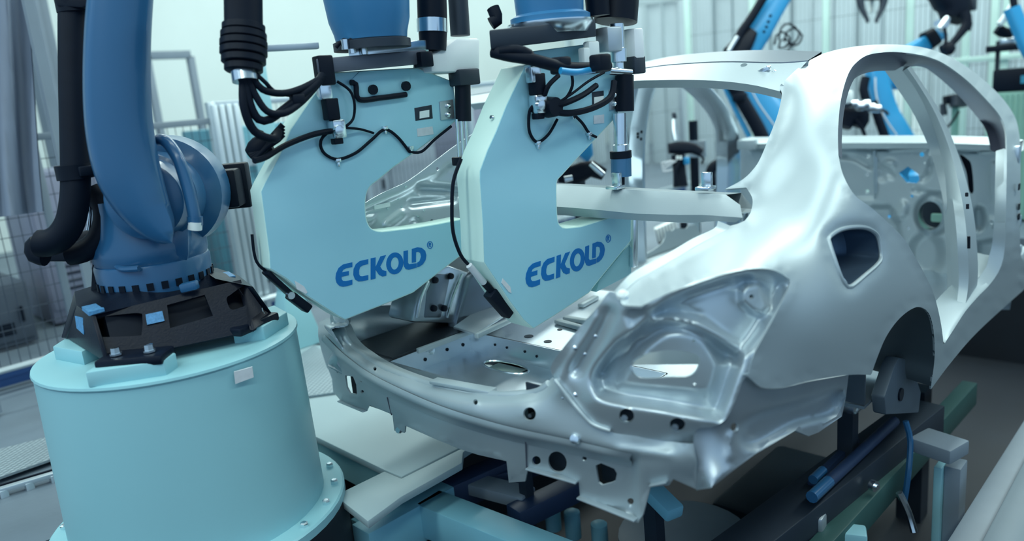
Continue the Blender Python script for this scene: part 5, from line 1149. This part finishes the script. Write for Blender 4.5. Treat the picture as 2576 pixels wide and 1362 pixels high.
q_ = P(1682, 632, 'd', 5.35); MB().box((q_[0], q_[1], (q_[2]+DECKZ)/2), (.04,.04,max(.05,q_[2]-DECKZ))).build('stand', DARKST, rbx)
# green cabinet with test devices on the right
gc = empty('control_desk', P(2560, 400, 'd', 6.2)*np.array([1,1,0])+np.array([0,0,DECKZ]), 'green ribbed cabinet with dark device boxes on top by the tall fence', 'cabinet')
A, B = P(2510, 232, 'd', 6.2), P(2640, 232, 'd', 6.2); gx = (A+B)/2
MB().box((gx[0], gx[1], (A[2]+DECKZ)/2), (np.linalg.norm(B-A), .4, A[2]-DECKZ)).build('housing', GREEN, gc, bevel=.01)
for i in range(9):
    q_ = A*(1-i/8)+B*i/8; MB().box((q_[0], gx[1]-.205, (A[2]+DECKZ)/2), (.012, .012, A[2]-DECKZ-.04)).build('rib', GREEN, gc)
MB().box((gx[0]+.03, gx[1]-.05, A[2]+.09), (.42,.3,.17)).build('device_box', BLACK, gc, bevel=.01)
MB().box((gx[0]+.06, gx[1]-.21, A[2]+.09), (.09,.01,.06)).build('screen', mat('dim_blue_screen', (.05,.3,.45), .2, 0, .1), gc)
MB().box((gx[0], gx[1], A[2]+.34), (.5,.3,.05)).build('shelf', BLACK, gc, bevel=.005)
for dx in (-.22,.22): MB().box((gx[0]+dx, gx[1]+.12, A[2]+.2), (.03,.03,.4)).build('upright', DARKST, gc)
for dx, c_, h in ((-.12,STEEL,.05),(0.02,SKYBLUE,.07),(.14,DARKST,.06)): MB().box((gx[0]+dx, gx[1]-.02, A[2]+.365+h/2), (.09,.12,h)).build('device', c_, gc, bevel=.006)
# clamp device and panel seen between the pillars
cd2 = empty('clamp_device', P(2410, 250, 'd', 6.6), 'black clamp device on a stand seen through the front door opening', 'clamp device')
limb([(2375,252),(2400,250),(2425,252)], 6.6, [20,26,20], 'device_body', BLACK, cd2); limb([(2412,240),(2412,268)], 6.55, [36,40], 'device_motor', DARKST, cd2); pipe([(2412,280),(2400,300),(2384,320)], 6.55, 3, 'cable', cd2)
limb([(2372,262),(2374,290)], 6.6, [14,16], 'rod', DARKST, cd2); q_ = P(2404, 270, 'd', 6.65); MB().box((q_[0], q_[1], (q_[2]+DECKZ)/2), (.05,.05,q_[2]-DECKZ)).build('stand', GREEN, cd2)
wpn = MB().prism([P(x,y,'d',8.6) for x,y in ((2236,230),(2320,222),(2325,430),(2240,430))], (0,.04,0)).build('partition_screen', WHITE, None); tag(wpn, 'pale ribbed panel standing behind the robot with weld gun', 'panel')
for i in range(9): MB().tube([P(2242+i*10,231-i,'d',8.58), P(2245+i*10,428,'d',8.58)], .005, 6).build('rib', ALU, wpn)
# ------------------------------------------------------------------ conveyor, skid and lift below the car
SKYL = mat('light_blue_skid_paint', (.22, .52, .64), .45, 0, .08); NAVY = mat('navy_paint', (.015, .035, .09), .5, 0, .2); DKG = mat('dark_green_paint', (.03, .09, .085), .5, 0, .15)
sk = empty('skid_frame', (-.45, .4, -.9), 'light blue welded skid frame below the car tail', 'skid')
def zb(name, a, b, z, w, h, material, parent): return MB().bar(P(*a, 'z', z)-np.array([0, 0, h/2]), P(*b, 'z', z)-np.array([0, 0, h/2]), w, h).build(name, material, parent, bevel=.006)
zb('long_beam', (905,1332), (1120,1215), -.10, .11, .16, SKYL, sk); zb('long_beam', (1120,1215), (1400,1095), -.10, .10, .12, NAVY, sk)
zb('cross_beam', (1075,1250), (1660,1480), -.10, .13, .14, SKYL, sk); zb('cross_beam', (1130,1190), (1330,1240), -.12, .10, .05, GREY, sk)
zb('inner_beam', (1130,1215), (1330,1170), -.13, .05, .05, NAVY, sk); zb('inner_beam', (1290,1280), (1480,1190), -.13, .09, .08, NAVY, sk)
MB().box((HC[0]-.03, HC[1]+.04, .36), (.26,.16,.02)).build('support_pad', MINT2, sk, bevel=.004); MB().box((HC[0]+.03, HC[1]+.04, .373), (.04,.17,.01)).build('pad_stripe', BLACK, sk); MB().box((HC[0],HC[1]+.05,-.1), (.04,.04,.9)).build('pad_post', DARKST, sk)
for x, y in ((930,1330), (1560,1440)):
    p = P(x, y, 'z', -.3); MB().box((p[0], p[1], -.6), (.1, .1, .7)).build('leg', SKYL, sk)
lt = empty('pit_machinery', (.3, 1.0, -.95), 'dark pit machinery with small light blue valves under the bumper bracket', 'machinery')
MB().box((.12, 1.02, -.72), (.5, .5, .45)).build('gear_box', DARKST, lt, bevel=.02)
MB().box((.25, 1.75, -.66), (.4, .7, .4)).build('gear_box', DARKST, lt, bevel=.03)
for x, y in ((1440,1310),(1508,1340),(1390,1290)): MB().lathe(P(x, y, 'z', -.42), (0,0,1), [(-.08,.035),(.04,.035),(.05,.02)], 14).build('valve', SKYL, lt)
MB().lathe(P(1720,1345,'z',-.36), (0,0,1), [(-.4,.26),(0,.26),(.02,.22)], 28).build('round_cover', GREY, lt)
MB().bar(P(1640,1235,'z',.05), P(1700,1295,'z',.02), .07, .05).build('blue_strut', SKYL, lt, bevel=.01)
MB().bar(P(1640,1235,'z',.05), P(1640,1235,'z',.05)+np.array([0,.02,-.9]), .05, .05, (1,0,0)).build('strut_post', DARKST, lt)
rl = empty('conveyor_rail', (.62, 1.8, -.95), 'dark conveyor rail with blue-tipped rods running under the near sill', 'conveyor')
zb('rail', (1790,1420), (2330,1010), -.12, .16, .14, DARKST, rl); zb('rail', (2030,1400), (2440,960), -.22, .07, .12, DKG, rl)
zb('rod', (2040,1210), (2155,1098), -.10, .03, .03, NAVY, rl)
MB().tube([P(2045,1250,'z',-.08), P(2250,1060,'z',-.08)], .022, 10).build('rod', NAVY, rl)
MB().tube([P(2042,1252,'z',-.06), P(2085,1212,'z',-.06)], .022, 10).build('blue_tip', ROBBLUE, rl); MB().tube([P(2045,1208,'z',-.07), P(2070,1184,'z',-.07)], .018, 10).build('blue_tip', ROBBLUE, rl)
MB().bar(P(1988,1295,'z',-.2), P(2075,1318,'z',-.2), .06, .06).build('silver_block', DULL, rl, bevel=.01)
MB().bar(P(2090,1362,'z',-.3), P(2180,1372,'z',-.3), .08, .12).build('mint_block', MINT, rl, bevel=.01)
MB().lathe(P(2192,1220,'z',-.18), (1,-.3,0), [(0,.022),(.02,.022),(.02,.010),(.03,.010)], 16).build('roller', STEEL, rl)
for y in (.6, 1.6, 2.6): MB().box((.55, y, -.6), (.12,.12,.75)).build('support', DARKST, rl)
ls = empty('lift_station', (1.0, 1.9, -.95), 'mint and grey lift post with blue hydraulic line beside the near sill', 'lift')
c = P(2395,1125,'z',-.1)
MB().bar(P(2310,1105,'z',-.10), P(2415,1140,'z',-.10), .14, .06).build('top_plate', GREY, ls, bevel=.008)
MB().bar(P(2368,1165,'z',-.2), P(2368,1165,'z',-.2)+np.array([0,0,-.72]), .10, .03, (1,0,0)).build('mint_post', MINT, ls, bevel=.005)
MB().bar(P(2405,1165,'z',-.2), P(2405,1165,'z',-.2)+np.array([0,0,-.72]), .10, .06, (1,0,0)).build('grey_post', GREY, ls, bevel=.005)
MB().tube(S([P(2278,1060,'z',.0), P(2290,1110,'z',-.08), P(2285,1190,'z',-.2), P(2275,1260,'z',-.32)], .03), .012, 8).build('hydraulic_line', ROBBLUE, ls)
MB().tube(S([P(2262,1240,'z',-.25), P(2285,1290,'z',-.33), P(2300,1340,'z',-.4)], .03), .014, 8).build('cylinder', STEEL, ls)
MB().box(P(2200,1015,'z',.12)+np.array([-.1,.0,-.02]), (.10,.10,.06)).build('pin_block', STEEL, ls, bevel=.015); MB().box(P(2200,1015,'z',.12)+np.array([-.1,.0,-.5]), (.06,.06,.9)).build('pin_post', DARKST, ls)
gr_ = empty('guide_rail', (1.3, 1.6, -.95), 'pale grey sloping guide rail at the pit edge beside the lift post', 'guide rail')
A, B = P(2505,1420,'z',-.25), P(2700,1010,'z',-.25); MB().bar(A, B, .12, .04).build('rail_top', mat('pale_rail_grey', (.11,.155,.19), .5, .1, .1), gr_, bevel=.006)
A, B = P(2420,1420,'z',-.32), P(2640,1040,'z',-.32); MB().bar(A, B, .14, .04).build('rail_side', GREY, gr_, bevel=.006)
for t in (0, 1): 
    q_ = A*(1-t)+B*t; MB().box((q_[0]+.05, q_[1], -.66), (.08,.08,.6)).build('support', DARKST, gr_)
gb = empty('green_guard', (1.25, 2.9, -.95), 'dark green guard frame in the pit beside the sill', 'guard')
A = P(2560,960,'z',-.1)+np.array([.22,.1,0]); [MB().box((A[0]+.1, A[1]+dy_, -.45), (.05,.05,1.0)).build('guard_post', DKG, gb, bevel=.005) for dy_ in (0, .5)]
for z_ in (-.1, -.5): MB().bar((A[0]+.1,A[1]+.02,z_),(A[0]+.1,A[1]+.48,z_),.04,.05).build('guard_rail', DKG, gb, bevel=.005)
